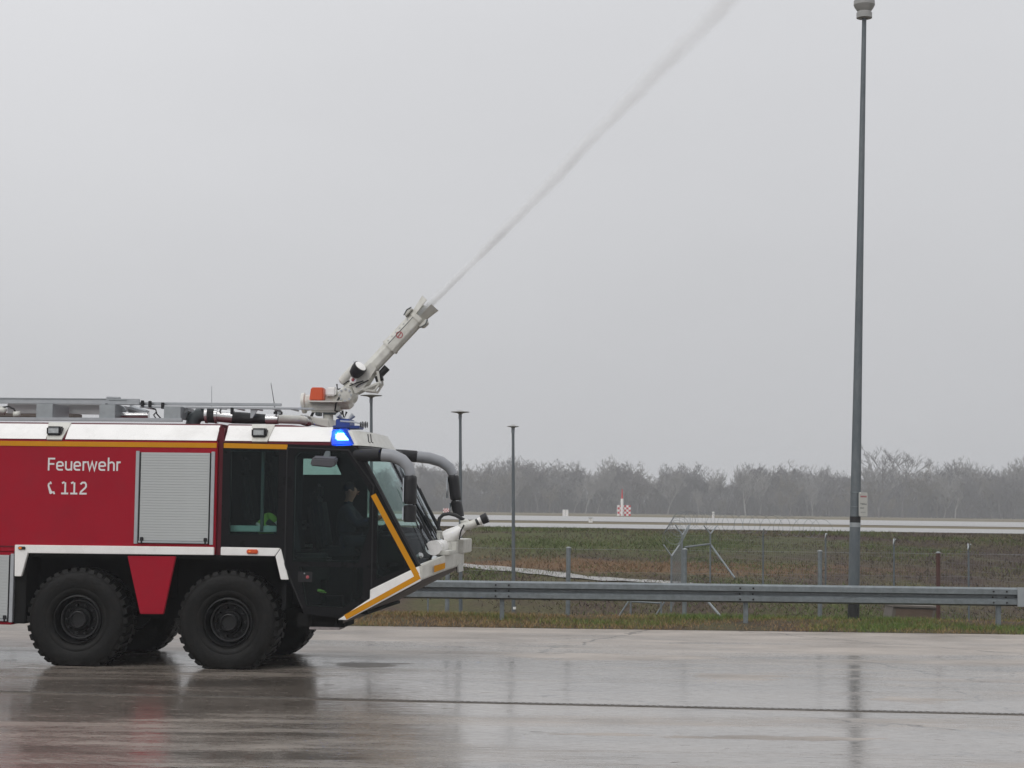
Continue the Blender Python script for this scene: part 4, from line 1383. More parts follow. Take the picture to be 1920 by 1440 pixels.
# ---- roof pipework on the cab
yp = 0.75
a_ = S(402, 781, yp)
zp = a_.z


def px_(px, y=yp):
    return S(px, 781, y).x


pipe = [('pipe_elbow', [(361, 796), (366, 782), (375, 776), (389, 775)], 0.095, 'dkgrey')]
MB().tube([S(360, 800, yp), S(364, 786, yp), S(373, 778, yp), S(388, 777, yp)], [0.10, 0.105, 0.10, 0.095], 16).build('pipe_elbow', M['dkgrey'], T, smooth=True, angle=0.8)
MB().tube([S(386, 778, yp), S(391, 778, yp)], 0.12, 18).tube([S(404, 779, yp), S(409, 779, yp)], 0.118, 18).build('pipe_clamp', M['steel'], T, smooth=True, angle=0.6)
MB().tube([S(390, 778, yp), S(405, 779, yp)], 0.112, 18).build('pipe_sleeve', M['rubber'], T, smooth=True, angle=0.6)
MB().tube([S(408, 779, yp), S(438, 782, yp)], 0.092, 18).build('pipe_coupling', M['steel'], T, smooth=True, angle=0.6)
MB().tube([S(435, 783, yp), S(460, 784, yp), S(500, 786, yp)], [0.085, 0.082, 0.068], 18).build('roof_hose', M['rubber'], T, smooth=True, angle=0.6)
MB().tube([S(499, 786, yp), S(522, 786, yp)], 0.072, 18).build('pipe_coupling', M['steel'], T, smooth=True, angle=0.6)
MB().tube([S(521, 786, yp), S(560, 787, 0.85), S(574, 789, 1.0), S(580, 792, 1.15)], [0.062, 0.062, 0.06, 0.055], 16).build('turret_feed_pipe', M['cream'], T, smooth=True, angle=0.8)
MB().tube([S(570, 788, 0.95), S(577, 790, 1.05)], 0.075, 16).build('pipe_clamp', M['steel'], T, smooth=True, angle=0.6)
MB().tube([S(346, 776, 0.8), S(352, 773, 0.8), S(372, 778, 0.8)], 0.022, 8).tube([S(352, 775, 0.8), S(358, 779, 0.8)], 0.035, 8).build('valve_lever', M['rim'], T)
a_, b_ = S(514, 770, 1.0), S(529, 779, 1.0)
cmb = MB().box(a_.x, b_.x, 0.95, 1.05, b_.z, a_.z).build('roof_camera', M['black'], T, 0.015)
MB().box(a_.x + .06, b_.x - .01, 0.945, 0.95, b_.z + .015, a_.z - .015).build('camera_window', M['alu'], cmb)
MB().tube([S(521, 779, 1.0), S(521, 792, 1.0)], 0.015, 6).build('camera_post', M['black'], T)
MB().tube([S(517, 778, 1.2), S(514, 755, 1.2), S(508, 718, 1.2)], [0.008, 0.006, 0.004], 5).build('whip_antenna', M['black'], T)
MB().tube([S(397, 790, 1.3), S(397, 724, 1.3)], [0.007, 0.004], 5).build('whip_antenna', M['alu'], T)

# horns and light-bar on the front of the cab roof
hornb = MB()
a_, b_ = S(632, 786, 0.7), S(668, 803, 0.7)
MB().box(a_.x, a_.x + 0.2, 0.6, 1.0, b_.z, a_.z).box(a_.x - 0.05, b_.x + .06, 0.62, 0.98, b_.z - 0.01, b_.z + 0.035).build('horn_base', M['bluebox'], T, 0.01)
MB().tube([S(633, 777, 0.6), S(640, 784, 0.65), S(652, 788, 0.7)], [0.045, 0.025, 0.016], 12).tube([S(663, 778, 0.75), S(655, 786, 0.75), S(648, 789, 0.75)], [0.04, 0.022, 0.014], 12).build('air_horn', M['alu'], T, smooth=True, angle=0.8)
MB().tube([S(638, 790, 0.5), S(662, 791, 0.5), S(680, 795, 0.5)], [0.014, 0.013, 0.012], 8).build('siren_tube', M['alu'], T)
sp3 = MB()
for i in range(5):
    c_ = S(676 + 3.2 * i, 796.5, 0.5)
    sp3.lathe([(0.008, -0.004), (0.05 if i % 2 else 0.042, -0.003), (0.05 if i % 2 else 0.042, 0.003), (0.008, 0.004)], c_, (1, 0, 0), 10)
sp3.build('siren_discs', M['black'], T)

# ---- ladder rack on the body roof
YL = 0.62


def rail(px0, py0, px1, py1, y, h, d, name, parent, m='alu'):
    a, b = S(px0, py0, y), S(px1, py1, y)
    if px0 <= 2:
        a = a + (a - b).normalized() * 3.6
    return MB().obox((a + b) / 2, (b - a) / 2, (0, d / 2, 0), (0, 0, h / 2)).build(name, M[m], parent, 0.006)


rail(2, 785.5, 342, 787.5, 0.40, 0.05, 0.06, 'rack_base_rail', T)
for px0, px1, pt, pb_ in ((69, 99, 757, 785), (187, 216, 758, 785), (308, 339, 762, 786)):
    a, b = S(px0, pt, 0.42), S(px1, pb_, 0.42)
    MB().box(a.x, b.x, 0.405, 0.425, b.z, a.z).box(b.x - 0.025, b.x, 0.425, 1.1, b.z, a.z).build('rack_bracket', M['galvl'], T, 0.004)
rail(14, 766, 190, 768, 1.15, 0.145, 0.02, 'rack_side_sheet', T, 'shut')
rail(2, 779, 146, 780, 1.9, 0.06, 0.4, 'far_locker_lid', T, 'conc')
MB().tube([S(222, 778.5, 0.7), S(279, 778.5, 0.7)], 0.05, 12).build('stowed_tube', M['steel'], T, smooth=True, angle=0.7)
MB().tube([S(243, 765, 0.72), S(277, 777, 0.72)], 0.055, 12).build('lift_cylinder', M['alu'], T, smooth=True, angle=0.7)
MB().lathe([(0.07, -0.03), (0.075, 0.0), (0.07, 0.03)], S(227, 770, 0.72), (0, 1, 0), 16).build('rack_pulley', M['alu'], T)
MB().tube([S(-2, 767, 0.5), S(10, 772, 0.5)], 0.05, 10).tube([S(26, 777, 0.5), S(37, 777, 0.5)], 0.045, 10).build('side_cylinder', M['cream'], T, smooth=True)
MB().tube([S(4, 764, 0.5), S(16, 762, 0.5), S(26, 767, 0.5), S(30, 774, 0.5)], 0.012, 6).tube([S(283, 764, 0.6), S(292, 768, 0.6), S(294, 776, 0.6), S(302, 785, 0.6)], 0.010, 6).tube([S(294, 772, 0.62), S(288, 778, 0.62), S(292, 784, 0.62)], 0.010, 6).build('hydraulic_line', M['black'], T)

LAD = empty('extension_ladder')
LAD.matrix_world = TRUCK_M
tag(LAD, 'grey aluminium ladder lying along the roof of the fire engine', 'ladder')
for y in (0.55, 1.05):
    rail(2, 751, 262, 753.5, y, 0.085, 0.03, 'ladder_rail', LAD)
    rail(2, 747.2, 200, 748.2, y - 0.004, 0.014, 0.05, 'rail_flange', LAD, 'galvl')
    rail(212, 756.5, 528, 759, y + 0.06, 0.043, 0.03, 'ladder_rail', LAD)
    rail(262, 763, 588, 766.5, y + 0.02, 0.03, 0.03, 'ladder_rail', LAD)
    rail(200, 745.5, 226, 746.5, y + 0.01, 0.028, 0.05, 'rail_end_plate', LAD)
    rail(204, 749.5, 238, 750, y - 0.01, 0.024, 0.03, 'rail_end_plate', LAD, 'galvl')
r0_ = None
for i in range(20):
    x = S(250, 753, 0.8).x - 0.3 * i
    z = S(130, 752.5, 0.8).z
    o = MB().tube([(0, 0.56, 0), (0, 1.04, 0)], 0.014, 8).build('rung', M['alu'], LAD) if r0_ is None else r0_.copy()
    if r0_ is None:
        r0_ = o
    else:
        COL.objects.link(o)
    o.location = (x, 0, z)
for i in range(9):
    o = r0_.copy()
    COL.objects.link(o)
    p_ = S(280 + 34 * i, 765 + 0.4 * i, 0.8)
    o.location = (p_.x, 0.02, p_.z)
for px, py in ((267, 756), (281, 757), (305, 760), (200, 762), (435, 770)):
    a = S(px, py, 0.54)
    MB().box(a.x - 0.02, a.x + 0.02, 0.52, 0.57, a.z - 0.05, a.z + 0.04).build('ladder_catch', M['black'], LAD, 0.005)
for px in (341, 473):
    a, b = S(px - 3, 765, 0.6), S(px + 12, 784, 0.6)
    MB().add([(a.x, 0.59, a.z), (b.x, 0.59, a.z), (a.x + 0.03, 0.59, b.z), (a.x, 0.59, b.z), (a.x, 0.62, a.z), (b.x, 0.62, a.z), (a.x + 0.03, 0.62, b.z), (a.x, 0.62, b.z)],
             [(0, 1, 2, 3), (7, 6, 5, 4), (0, 4, 5, 1), (1, 5, 6, 2), (2, 6, 7, 3), (3, 7, 4, 0)]).build('ladder_bracket', M['alu'], LAD)

# ---- bumper monitor
YB = 1.35
BM = empty('bumper_monitor', S(850, 1035, YB), T)


def bb(mb, name, m, **kw):
    o_ = BM.location
    mb.v = [(x - o_.x, y - o_.y, z - o_.z) for x, y, z in mb.v]
    return mb.build(name, m, BM, **kw)


def q_(px, py, y=YB):
    return S(px, py, y)


a, b = q_(830, 1016), q_(858, 1030)
bb(MB().box(a.x, b.x - 0.08, YB - 0.15, YB + 0.15, b.z - 0.02, a.z).box(b.x - 0.09, b.x, YB - 0.12, YB + 0.12, b.z - 0.06, a.z + 0.01), 'mount_base', M['cream'], bevel=0.01)
bb(MB().tube([q_(833, 1008), q_(843, 1005), q_(858, 997), q_(868, 990)], [0.09, 0.105, 0.088, 0.066], 16), 'monitor_body', M['white'], smooth=True, angle=0.8)
bb(MB().tube([q_(864, 992), q_(872, 986), q_(882, 985), q_(893, 980)], [0.07, 0.066, 0.062, 0.056], 16), 'monitor_barrel', M['cream'], smooth=True, angle=0.8)
bb(MB().tube([q_(864, 980), q_(873, 977), q_(884, 988)], [0.03, 0.04, 0.04], 12), 'monitor_joint', M['cream'], smooth=True)
bb(MB().tube([q_(897, 978), q_(905, 974)], [0.05, 0.058], 18), 'nozzle_ring', M['white'], smooth=True, angle=0.7)
bb(MB().tube([q_(893, 980), q_(898, 978)], 0.052, 18).tube([q_(903, 975), q_(914, 970)], [0.07, 0.075], 18), 'nozzle', M['black'], smooth=True, angle=0.7)
bb(MB().tube([q_(823, 997), q_(822, 985), q_(824, 972), q_(831, 965), q_(842, 963), q_(854, 966), q_(870, 975)], 0.026, 10), 'foam_hose', M['rubber'], smooth=True)
a, b = q_(820, 996), q_(830, 1011)
bb(MB().box(a.x, a.x + 0.055, YB - .06, YB + .06, b.z, a.z).tube([(b.x, YB - .07, a.z), (b.x, YB - .07, b.z - .02)], 0.008, 5).tube([(a.x, YB - .07, a.z), (b.x, YB - .07, a.z)], 0.008, 5), 'hose_clip', M['cream'])
bb(MB().tube([q_(870, 984, YB - .07), q_(864, 996, YB - .08), q_(861, 1012, YB - .08)], 0.010, 6), 'control_cable', M['black'])
bb(MB().tube([q_(888, 988), q_(897, 985), q_(908, 986)], [0.02, 0.028, 0.012], 8), 'aiming_lever', M['cream'])

# ------------------------------------------------------------------ driver
def skinned(name, joints, edges, m, root, parent=None, sub=2):
    """joints: list of (point, radius)"""
    me = bpy.data.meshes.new(name)
    me.from_pydata([tuple(p) for p, r in joints], edges, [])
    o = bpy.data.objects.new(name, me)
    COL.objects.link(o)
    o.modifiers.new('skin', 'SKIN')
    sv = me.skin_vertices[0].data
    for i, (p, r) in enumerate(joints):
        sv[i].radius = (r, r) if not isinstance(r, tuple) else r
        sv[i].use_root = (i == root)
    sm = o.modifiers.new('sub', 'SUBSURF')
    sm.levels = sub
    sm.render_levels = sub
    dg = bpy.context.evaluated_depsgraph_get()
    me2 = bpy.data.meshes.new_from_object(o.evaluated_get(dg))
    me2.name = name
    me2.polygons.foreach_set('use_smooth', [True] * len(me2.polygons))
    me2.materials.clear()
    me2.materials.append(m)
    o.modifiers.clear()
    o.data = me2
    if parent is not None:
        o.parent = parent
    return o


def driver():
    hx, hy, hz = 1.32, 1.5, 1.75            # hips, truck coordinates
    J, E = [], []

    def j(x, y, z, r, par=None):
        J.append((Vector((x, y, z)), r))
        if par is not None:
            E.append((par, len(J) - 1))
        return len(J) - 1
    pel = j(hx, hy, hz, 0.15)
    bel = j(hx - 0.02, hy, hz + 0.20, 0.14, pel)
    che = j(hx - 0.01, hy, hz + 0.42, 0.155, bel)
    nck = j(hx + 0.01, hy, hz + 0.56, 0.065, che)
    n2 = j(hx + 0.03, hy, hz + 0.62, 0.058, nck)
    hd = j(hx + 0.055, hy, hz + 0.71, (0.085, 0.105), n2)
    j(hx + 0.06, hy, hz + 0.80, (0.075, 0.095), hd)
    for s_ in (-1, 1):
        sh = j(hx, hy + s_ * 0.20, hz + 0.46, 0.07, che)
        el = j(hx + 0.20, hy + s_ * 0.27, hz + 0.24, 0.05, sh)
        wr_ = j(hx + 0.40, hy + s_ * 0.20, hz + 0.33, 0.034, el)
        pal = j(hx + 0.47, hy + s_ * 0.19, hz + 0.36, (0.022, 0.042), wr_)
        for k in range(4):
            f1 = j(hx + 0.505 - 0.004 * abs(k - 1.3), hy + s_ * 0.19 + (k - 1.5) * 0.021, hz + 0.385, 0.009, pal)
            f2 = j(hx + 0.525, hy + s_ * 0.19 + (k - 1.5) * 0.021, hz + 0.365, 0.008, f1)
            j(hx + 0.51, hy + s_ * 0.19 + (k - 1.5) * 0.021, hz + 0.345, 0.007, f2)
        t1 = j(hx + 0.46, hy + s_ * 0.145, hz + 0.375, 0.011, pal)
        j(hx + 0.495, hy + s_ * 0.135, hz + 0.365, 0.009, t1)
        hip = j(hx + 0.06, hy + s_ * 0.11, hz - 0.02, 0.10, pel)
        kn = j(hx + 0.44, hy + s_ * 0.15, hz + 0.02, 0.068, hip)
        an = j(hx + 0.50, hy + s_ * 0.15, hz - 0.42, 0.045, kn)
        j(hx + 0.62, hy + s_ * 0.15, hz - 0.47, 0.04, an)
    body = skinned('person', J, E, M['skin'], pel)
    body.data.materials.append(M['navy'])
    for pl in body.data.polygons:
        c = pl.center
        if c.z < hz + 0.58 and not (c.x > hx + 0.425 and c.z > hz + 0.25):
            pl.material_index = 1
    body.matrix_world = TRUCK_M
    tag(body, 'person in a dark jacket seated behind the windscreen of the fire engine cab', 'person')
    # face: nose, brow, ears, eyes, mouth
    hc = Vector((hx + 0.058, hy, hz + 0.745))
    MB().lathe([(0.002, 0.0), (0.014, 0.03), (0.018, 0.055)], hc + Vector((0.122, 0, -0.012)), (-0.9, 0, -0.45), 8).build('nose', M['skin'], body, smooth=True)
    for s_ in (-1, 1):
        MB().lathe([(0.012, -0.006), (0.03, 0.0), (0.022, 0.012)], hc + Vector((-0.01, s_ * 0.082, -0.01)), (0, s_, 0), 10).build('ear', M['skin'], body, smooth=True)
        MB().lathe([(0.004, -0.004), (0.012, 0.0), (0.004, 0.005)], hc + Vector((0.096, s_ * 0.032, 0.012)), (1, 0, 0), 8).build('eye', M['hair'], body, smooth=True)
    MB().obox(hc + Vector((0.097, 0, -0.06)), (0.006, 0, 0), (0, 0.024, 0), (0, 0, 0.004)).build('mouth', M['redmark'], body)
    rws = []
    for i in range(8):
        ph_ = PI / 2 * (1 - i / 7 * 1.25)
        rws.append([hc + Vector((-0.012 + 0.112 * math.cos(ph_) * math.cos(t), 0.094 * math.cos(ph_) * math.sin(t), 0.025 + 0.10 * math.sin(ph_))) for t in [0.9 + (2 * PI - 1.8) * q / 14 for q in range(15)]])
    MB().sheet(rws).build('hair', M['hair'], body, smooth=True)
    # jacket over trunk and arms, trousers over legs
    def grow(idx_filter, name, m, k, rt):
        keep = [i for i in range(len(J)) if idx_filter(i)]
        mp_ = {a_: n_ for n_, a_ in enumerate(keep)}
        js = [(J[i][0], (J[i][1] if not isinstance(J[i][1], tuple) else max(J[i][1])) + k) for i in keep]
        es = [(mp_[a_], mp_[b_]) for a_, b_ in E if a_ in mp_ and b_ in mp_]
        o_ = skinned(name, js, es, m, mp_[rt], body)
        return o_
    arm_ids, leg_ids = set(), set()
    for b0 in (7, 7 + 22):
        arm_ids |= {b0, b0 + 1, b0 + 2}
        leg_ids |= {b0 + 18, b0 + 19, b0 + 20, b0 + 21}
    grow(lambda i: i in {0, 1, 2, 3} | arm_ids, 'jacket', M['navy'], 0.018, 2)
    grow(lambda i: i in {0} | leg_ids, 'trousers', M['navy'], 0.014, 0)


driver()
# hi-vis jacket hanging in the rear window, and another on the floor behind the door glass
jk = empty('hivis_jacket')
jk.matrix_world = TRUCK_M @ Matrix.Translation(S(502, 985, 0.45))
tag(jk, 'lime high visibility jacket with silver tape bundled inside the rear cab window', 'jacket')
mb = MB()
rws = []
for i in range(9):
    ph_ = PI * i / 8
    rws.append([(0.15 * math.sin(ph_) * math.cos(t) * (1 + 0.25 * mnoise.noise(Vector((i * .7, t, 2)))), 0.12 * math.sin(ph_) * math.sin(t), 0.14 * math.cos(ph_) + 0.04 * math.cos(3 * t)) for t in [2 * PI * q / 14 for q in range(15)]])
mb.sheet(rws).build('jacket_body', M['hivis'], jk, smooth=True)
MB().tube([(-0.14, -0.06, 0.02), (-0.05, -0.125, -0.03), (0.06, -0.125, -0.02), (0.15, -0.05, 0.04)], 0.025, 8).build('reflective_band', M['reflect'], jk, smooth=True)
MB().tube([(0.02, -0.09, 0.05), (0.10, -0.11, 0.0), (0.15, -0.09, -0.10)], [0.05, 0.045, 0.035], 8).build('jacket_sleeve', M['navy'], jk, smooth=True)
jk2 = empty('work_glove')
jk2.matrix_world = TRUCK_M @ Matrix.Translation(S(601, 1108, 0.12))
tag(jk2, 'bright lime work glove lying low inside the cab door glass', 'glove')
MB().tube([(-0.04, 0, 0.01), (0.0, 0, 0.0), (0.05, 0, -0.01)], [0.026, 0.034, 0.028], 10, flat=0.7).build('glove_palm', M['hivis'], jk2, smooth=True)
for k in range(4):
    MB().tube([(0.04, -0.02 + 0.014 * k, -0.008), (0.085 - 0.006 * abs(k - 1), -0.022 + 0.015 * k, -0.022)], [0.010, 0.007], 6).build('glove_finger', M['hivis'], jk2, smooth=True)
MB().tube([(0.0, -0.03, 0.0), (0.035, -0.05, 0.0)], [0.011, 0.008], 6).build('glove_thumb', M['hivis'], jk2, smooth=True)

# ------------------------------------------------------------------ water jet
noz_l = bp_(BL * 0.99 + 0.02)
noz_w = TRUCK_M @ noz_l
d1 = at(1362, 0, noz_w.y)
jd = (d1 - noz_w)
JL = jd.length * 1.9
jd.normalize()
jx = jd
jy = Vector((0, 1, 0))
jy = (jy - jx * jy.dot(jx)).normalized()
jz = jx.cross(jy)


def jet_r(s):
    return 0.052 + 0.011 * s + 0.0012 * s * s


rws = []
NJ = 60
for i in range(NJ + 1):
    s_ = JL * i / NJ
    r_ = jet_r(s_)
    sag = 0.0022 * s_ * (JL / 1.9 - s_) * 1.0
    cx_ = sag if s_ < JL / 1.9 else sag * 1.0
    rws.append([(s_, math.cos(t) * r_ * 1.35, math.sin(t) * r_ * 1.35 + cx_ * -1.0) for t in [2 * PI * k / 20 for k in range(21)]])
jet = MB()
n_ = 20
vs_ = [p for r in rws for p in r[:20]]
fs_ = [(i * n_ + k, i * n_ + (k + 1) % n_, (i + 1) * n_ + (k + 1) % n_, (i + 1) * n_ + k) for i in range(NJ) for k in range(n_)] + [tuple(reversed(range(n_))), tuple(NJ * n_ + k for k in range(n_))]
jet.add(vs_, fs_)


def jet_mat():
    m = bpy.data.materials.new('water_spray')
    m.use_nodes = True
    t = m.node_tree
    t.nodes.clear()
    o = nd(t, 'ShaderNodeOutputMaterial')
    pv = nd(t, 'ShaderNodeVolumePrincipled', inp={'Color': (0.975, 0.98, 0.987, 1), 'Anisotropy': 0.1})
    tcn = nd(t, 'ShaderNodeTexCoord')
    sp = nd(t, 'ShaderNodeSeparateXYZ')
    lk(t, tcn, 'Object', sp, 0)

    def op(kind, a, b=None, c=None):
        r = nd(t, 'ShaderNodeMath', operation=kind)
        for i, q in enumerate((a, b, c)):
            if q is None:
                continue
            if isinstance(q, (int, float)):
                r.inputs[i].default_value = q
            elif isinstance(q, tuple):
                lk(t, q[0], q[1], r, i)
            else:
                lk(t, q, 0, r, i)
        return r
    s = (sp, 'X')
    rad = op('ADD', op('MULTIPLY_ADD', s, 0.011, 0.052), op('MULTIPLY', op('MULTIPLY', s, s), 0.0012))
    sag = op('MULTIPLY', op('MULTIPLY', s, op('SUBTRACT', JL / 1.9, s)), 0.0022)
    zz = op('ADD', (sp, 'Z'), sag)
    # ragged edge
    mpn = nd(t, 'ShaderNodeMapping', inp={'Scale': (0.9, 3.0, 3.0)})
    lk(t, tcn, 'Object', mpn, 'Vector')
    nz_ = nd(t, 'ShaderNodeTexNoise', inp={'Scale': 1.6, 'Detail': 4.0, 'Roughness': 0.6})
    lk(t, mpn, 'Vector', nz_, 'Vector')
    rr_ = op('SQRT', op('ADD', op('MULTIPLY', (sp, 'Y'), (sp, 'Y')), op('MULTIPLY', zz, zz)))
    q = op('DIVIDE', rr_, rad)
    q2 = op('ADD', q, op('MULTIPLY_ADD', nz_, 1.5, -0.75))
    fall = nd(t, 'ShaderNodeMapRange', interpolation_type='SMOOTHSTEP', inp={1: 0.15, 2: 1.15, 3: 1.0, 4: 0.0})
    lk(t, q2, 0, fall, 0)
    # thins out as it breaks up
    dens = op('MULTIPLY', op('DIVIDE', 2.3, op('MULTIPLY', rad, op('MULTIPLY_ADD', s, 0.32, 0.5))), fall)
    lk(t, dens, 0, pv, 'Density')
    lk(t, pv, 0, o, 'Volume')
    return m


jo = jet.build('water_jet', jet_mat())
mw = Matrix.Identity(4)
for i, a in enumerate((jx, jy, jz)):
    for k in range(3):
        mw[k][i] = a[k]
mw.translation = noz_w
jo.matrix_world = mw
tag(jo, 'long white jet of water shooting up to the right from the roof nozzle', 'water jet', kind='stuff')

# ------------------------------------------------------------------ drain slot across the apron
da, db = onz(-600, 1283.6), onz(2500, 1353)
dd = (db - da)
DL = dd.length
dr = empty('drain_channel', (da.x, da.y, 0.0), rz=math.atan2(dd.y, dd.x))
tag(dr, 'narrow dark slotted drain running across the wet apron', 'drain')
MB().box(0, DL, -0.03, 0.03, 0.003, 0.0045).build('channel_bed', M['joint'], dr)
kerbm = mat('drain_edge_concrete', (0.16, 0.145, 0.13), 0.35, var=0.2, vscale=4)
MB().box(0, DL, 0.03, 0.042, 0.002, 0.010).build('channel_edge', kerbm, dr)
MB().box(0, DL, -0.05, -0.03, 0.002, 0.009).build('channel_edge', kerbm, dr)
bars = MB()
i = 0
x = 0.05
while x < DL - 0.05:
    bars.box(x, x + 0.04, -0.029, 0.029, 0.0045, 0.010)
    x += 0.08
o = bars.build('grate_bars', mat('wet_cast_iron', (0.06, 0.055, 0.05), 0.3, metal=0.3), dr)
tag(o, kind='stuff')

# ------------------------------------------------------------------ guardrail
YG = 35.5
GR = empty('guardrail', (0, YG, 0))
tag(GR, 'galvanised steel crash barrier on low posts along the grass verge', 'guardrail')
prof_w = [(-0.0, 0.0), (-0.085, 0.035), (-0.085, 0.118), (-0.03, 0.150), (0.028, 0.160), (0.028, 0.205), (-0.085, 0.232), (-0.085, 0.330), (-0.0, 0.365)]
SL = 4.82
x_sp = at(1399, 1100, YG).x
zl = at(1399, 1130, YG).z
splices = [x_sp + SL * k for k in range(-6, 1)] + [at(1873, 1110, YG).x]


def beam(x0, x1, dy=0.0):
    t_ = 0.006
    pts = prof_w
    inner = [(y + t_, z) for y, z in pts]
    n_ = len(pts)
    v, f = [], []
    for x in (x0, x1):
        v += [(x, y + dy, z + zl - 0.005 * 0) for y, z in pts] + [(x, y + dy, z + zl) for y, z in inner]
    m2 = 2 * n_
    for k in range(n_ - 1):
        f.append((k, k + 1, m2 + k + 1, m2 + k))
        f.append((n_ + k, m2 + n_ + k, m2 + n_ + k + 1, n_ + k + 1))
    f.append((0, m2, m2 + n_, n_))
    f.append((n_ - 1, 2 * n_ - 1, m2 + 2 * n_ - 1, m2 + n_ - 1))
    for b in (0, m2):
        for k in range(n_ - 1):
            f.append((b + k, b + n_ + k, b + n_ + k + 1, b + k + 1))
    return MB().add(v, f).build('rail_beam', M['galv'], GR)


prev = splices[0] - SL
for i, x in enumerate(splices):
    beam(prev, x + 0.16, -0.008 * (i % 2))
    prev = x - 0.16
beam(prev, prev + 5.2, -0.008 * (len(splices) % 2))
xe = at(1905, 1110, YG).x
MB().box(xe, xe + 4.0, -0.105, -0.097, zl - 0.005, zl + 0.375).build('joint_plate', M['galvl'], GR)
for x in splices:
    MB().box(x - 0.045, x + 0.045, 0.01, 0.11, -0.3, zl + 0.34).build('rail_post', M['galv'], GR, 0.01)
    MB().box(x - 0.05, x + 0.05, -0.006, 0.012, zl + 0.10, zl + 0.25).build('spacer', M['galv'], GR)
    for dx in (-0.13, 0.13):
        for dz in (0.07, 0.172, 0.288):
            MB().lathe([(0.02, 0.0), (0.018, -0.012), (0.008, -0.016)], (x + dx, -0.095 if dz != 0.172 else -0.02, zl + dz), (0, 1, 0), 8).build('rail_bolt', M['rim'], GR)

# ------------------------------------------------------------------ tall lamp post with its sign
YP = 37.4
base = at(1600, 1160, YP)
topp = at(1620.5, 33, YP)
LP = empty('tall_lamp_post', (base.x, YP, 0.0))
tag(LP, 'tall tapering grey steel lamp post rising behind the guardrail', 'lamp post')
bz = base.z
off = Vector((topp.x - base.x, 0, topp.z))


def lp(z):
    return Vector((off.x * (z / off.z), 0, z))


MB().tube([lp(-0.4), lp(0.36)], [0.122, 0.120], 20).build('coated_foot', M['bitumen'], LP, smooth=True, angle=0.6)
MB().tube([lp(0.36), lp(2.0), lp(6.0), lp(off.z)], [0.116, 0.110, 0.083, 0.046], 20).build('mast', M['pole'], LP, smooth=True, angle=0.6)
zb = at(1601, 984, YP).z
MB().tube([lp(zb - 0.045), lp(zb + 0.045)], 0.1125, 20).build('white_band', M['galvl'], LP, smooth=True, angle=0.6)
zb2 = at(1601, 974, YP).z
MB().tube([lp(zb2 - 0.06), lp(zb2 + 0.06)], 0.112, 20).build('dark_band', M['bitumen'], LP, smooth=True, angle=0.6)
e = lp(off.z)
head = MB().lathe([(0.10, -0.02), (0.165, -0.01), (0.165, 0.10), (0.14, 0.13), (0.19, 0.20), (0.225, 0.27), (0.22, 0.36), (0.17, 0.40), (0.02, 0.42)], e, (0, 0, 1), 24).build('lamp_head', M['lamp'], LP, smooth=True, angle=0.5)
for z in (923, 950, 966):
    zz = at(1604, z, YP).z
    MB().tube([lp(zz - 0.008), lp(zz + 0.008)], 0.117, 16).build('clamp_band', M['galv'], LP)
# sign
sa, sb = at(1608.5, 923, YP - 0.02), at(1625.5, 968.5, YP - 0.02)
SG = empty('notice_sign', ((sa.x + sb.x) / 2, YP - 0.10, (sa.z + sb.z) / 2), rz=math.radians(28))
tag(SG, 'small white notice with faint red heading strapped to the tall lamp post', 'sign')
sw, sh = (sb.x - sa.x) / 2 / math.cos(math.radians(28)) , (sa.z - sb.z) / 2
poly = rr(-sw, sw, -sh, sh, 0.03)
MB().prism(poly, -0.01, 0.01).build('sign_plate', M['signw'], SG)
MB().prism(rr(-sw - 0.006, sw + 0.006, -sh - 0.006, sh + 0.006, 0.03), 0.011, 0.02).build('sign_back', M['galv'], SG)
for (z0, z1, x0, x1, mm_) in ((0.72, 0.58, -0.75, 0.8, 'redmark'), (0.10, 0.02, -0.8, 0.3, 'print'), (0.06, -0.04, -0.4, 0.82, 'print'), (-0.24, -0.36, -0.8, 0.1, 'print'), (-0.62, -0.68, -0.7, 0.5, 'print')):
    mk = MB()
    nseg = 5 if mm_ == 'print' else 7
    for k in range(nseg):
        u0 = x0 + (x1 - x0) * (k + 0.08) / nseg
        u1 = x0 + (x1 - x0) * (k + 0.85) / nseg
        mk.add([(u0 * sw, -0.0115, z0 * sh), (u1 * sw, -0.0115, z0 * sh), (u1 * sw, -0.0115, z1 * sh), (u0 * sw, -0.0115, z1 * sh)], [(0, 1, 2, 3)])
    mk.build('printed_line', M[mm_], SG, recalc=False)
MB().lathe([(0.014, 0.0), (0.012, -0.012)], (-sw * 0.8, -0.01, sh * 0.93), (0, 1, 0), 8).build('sign_bolt', M['white'], SG)

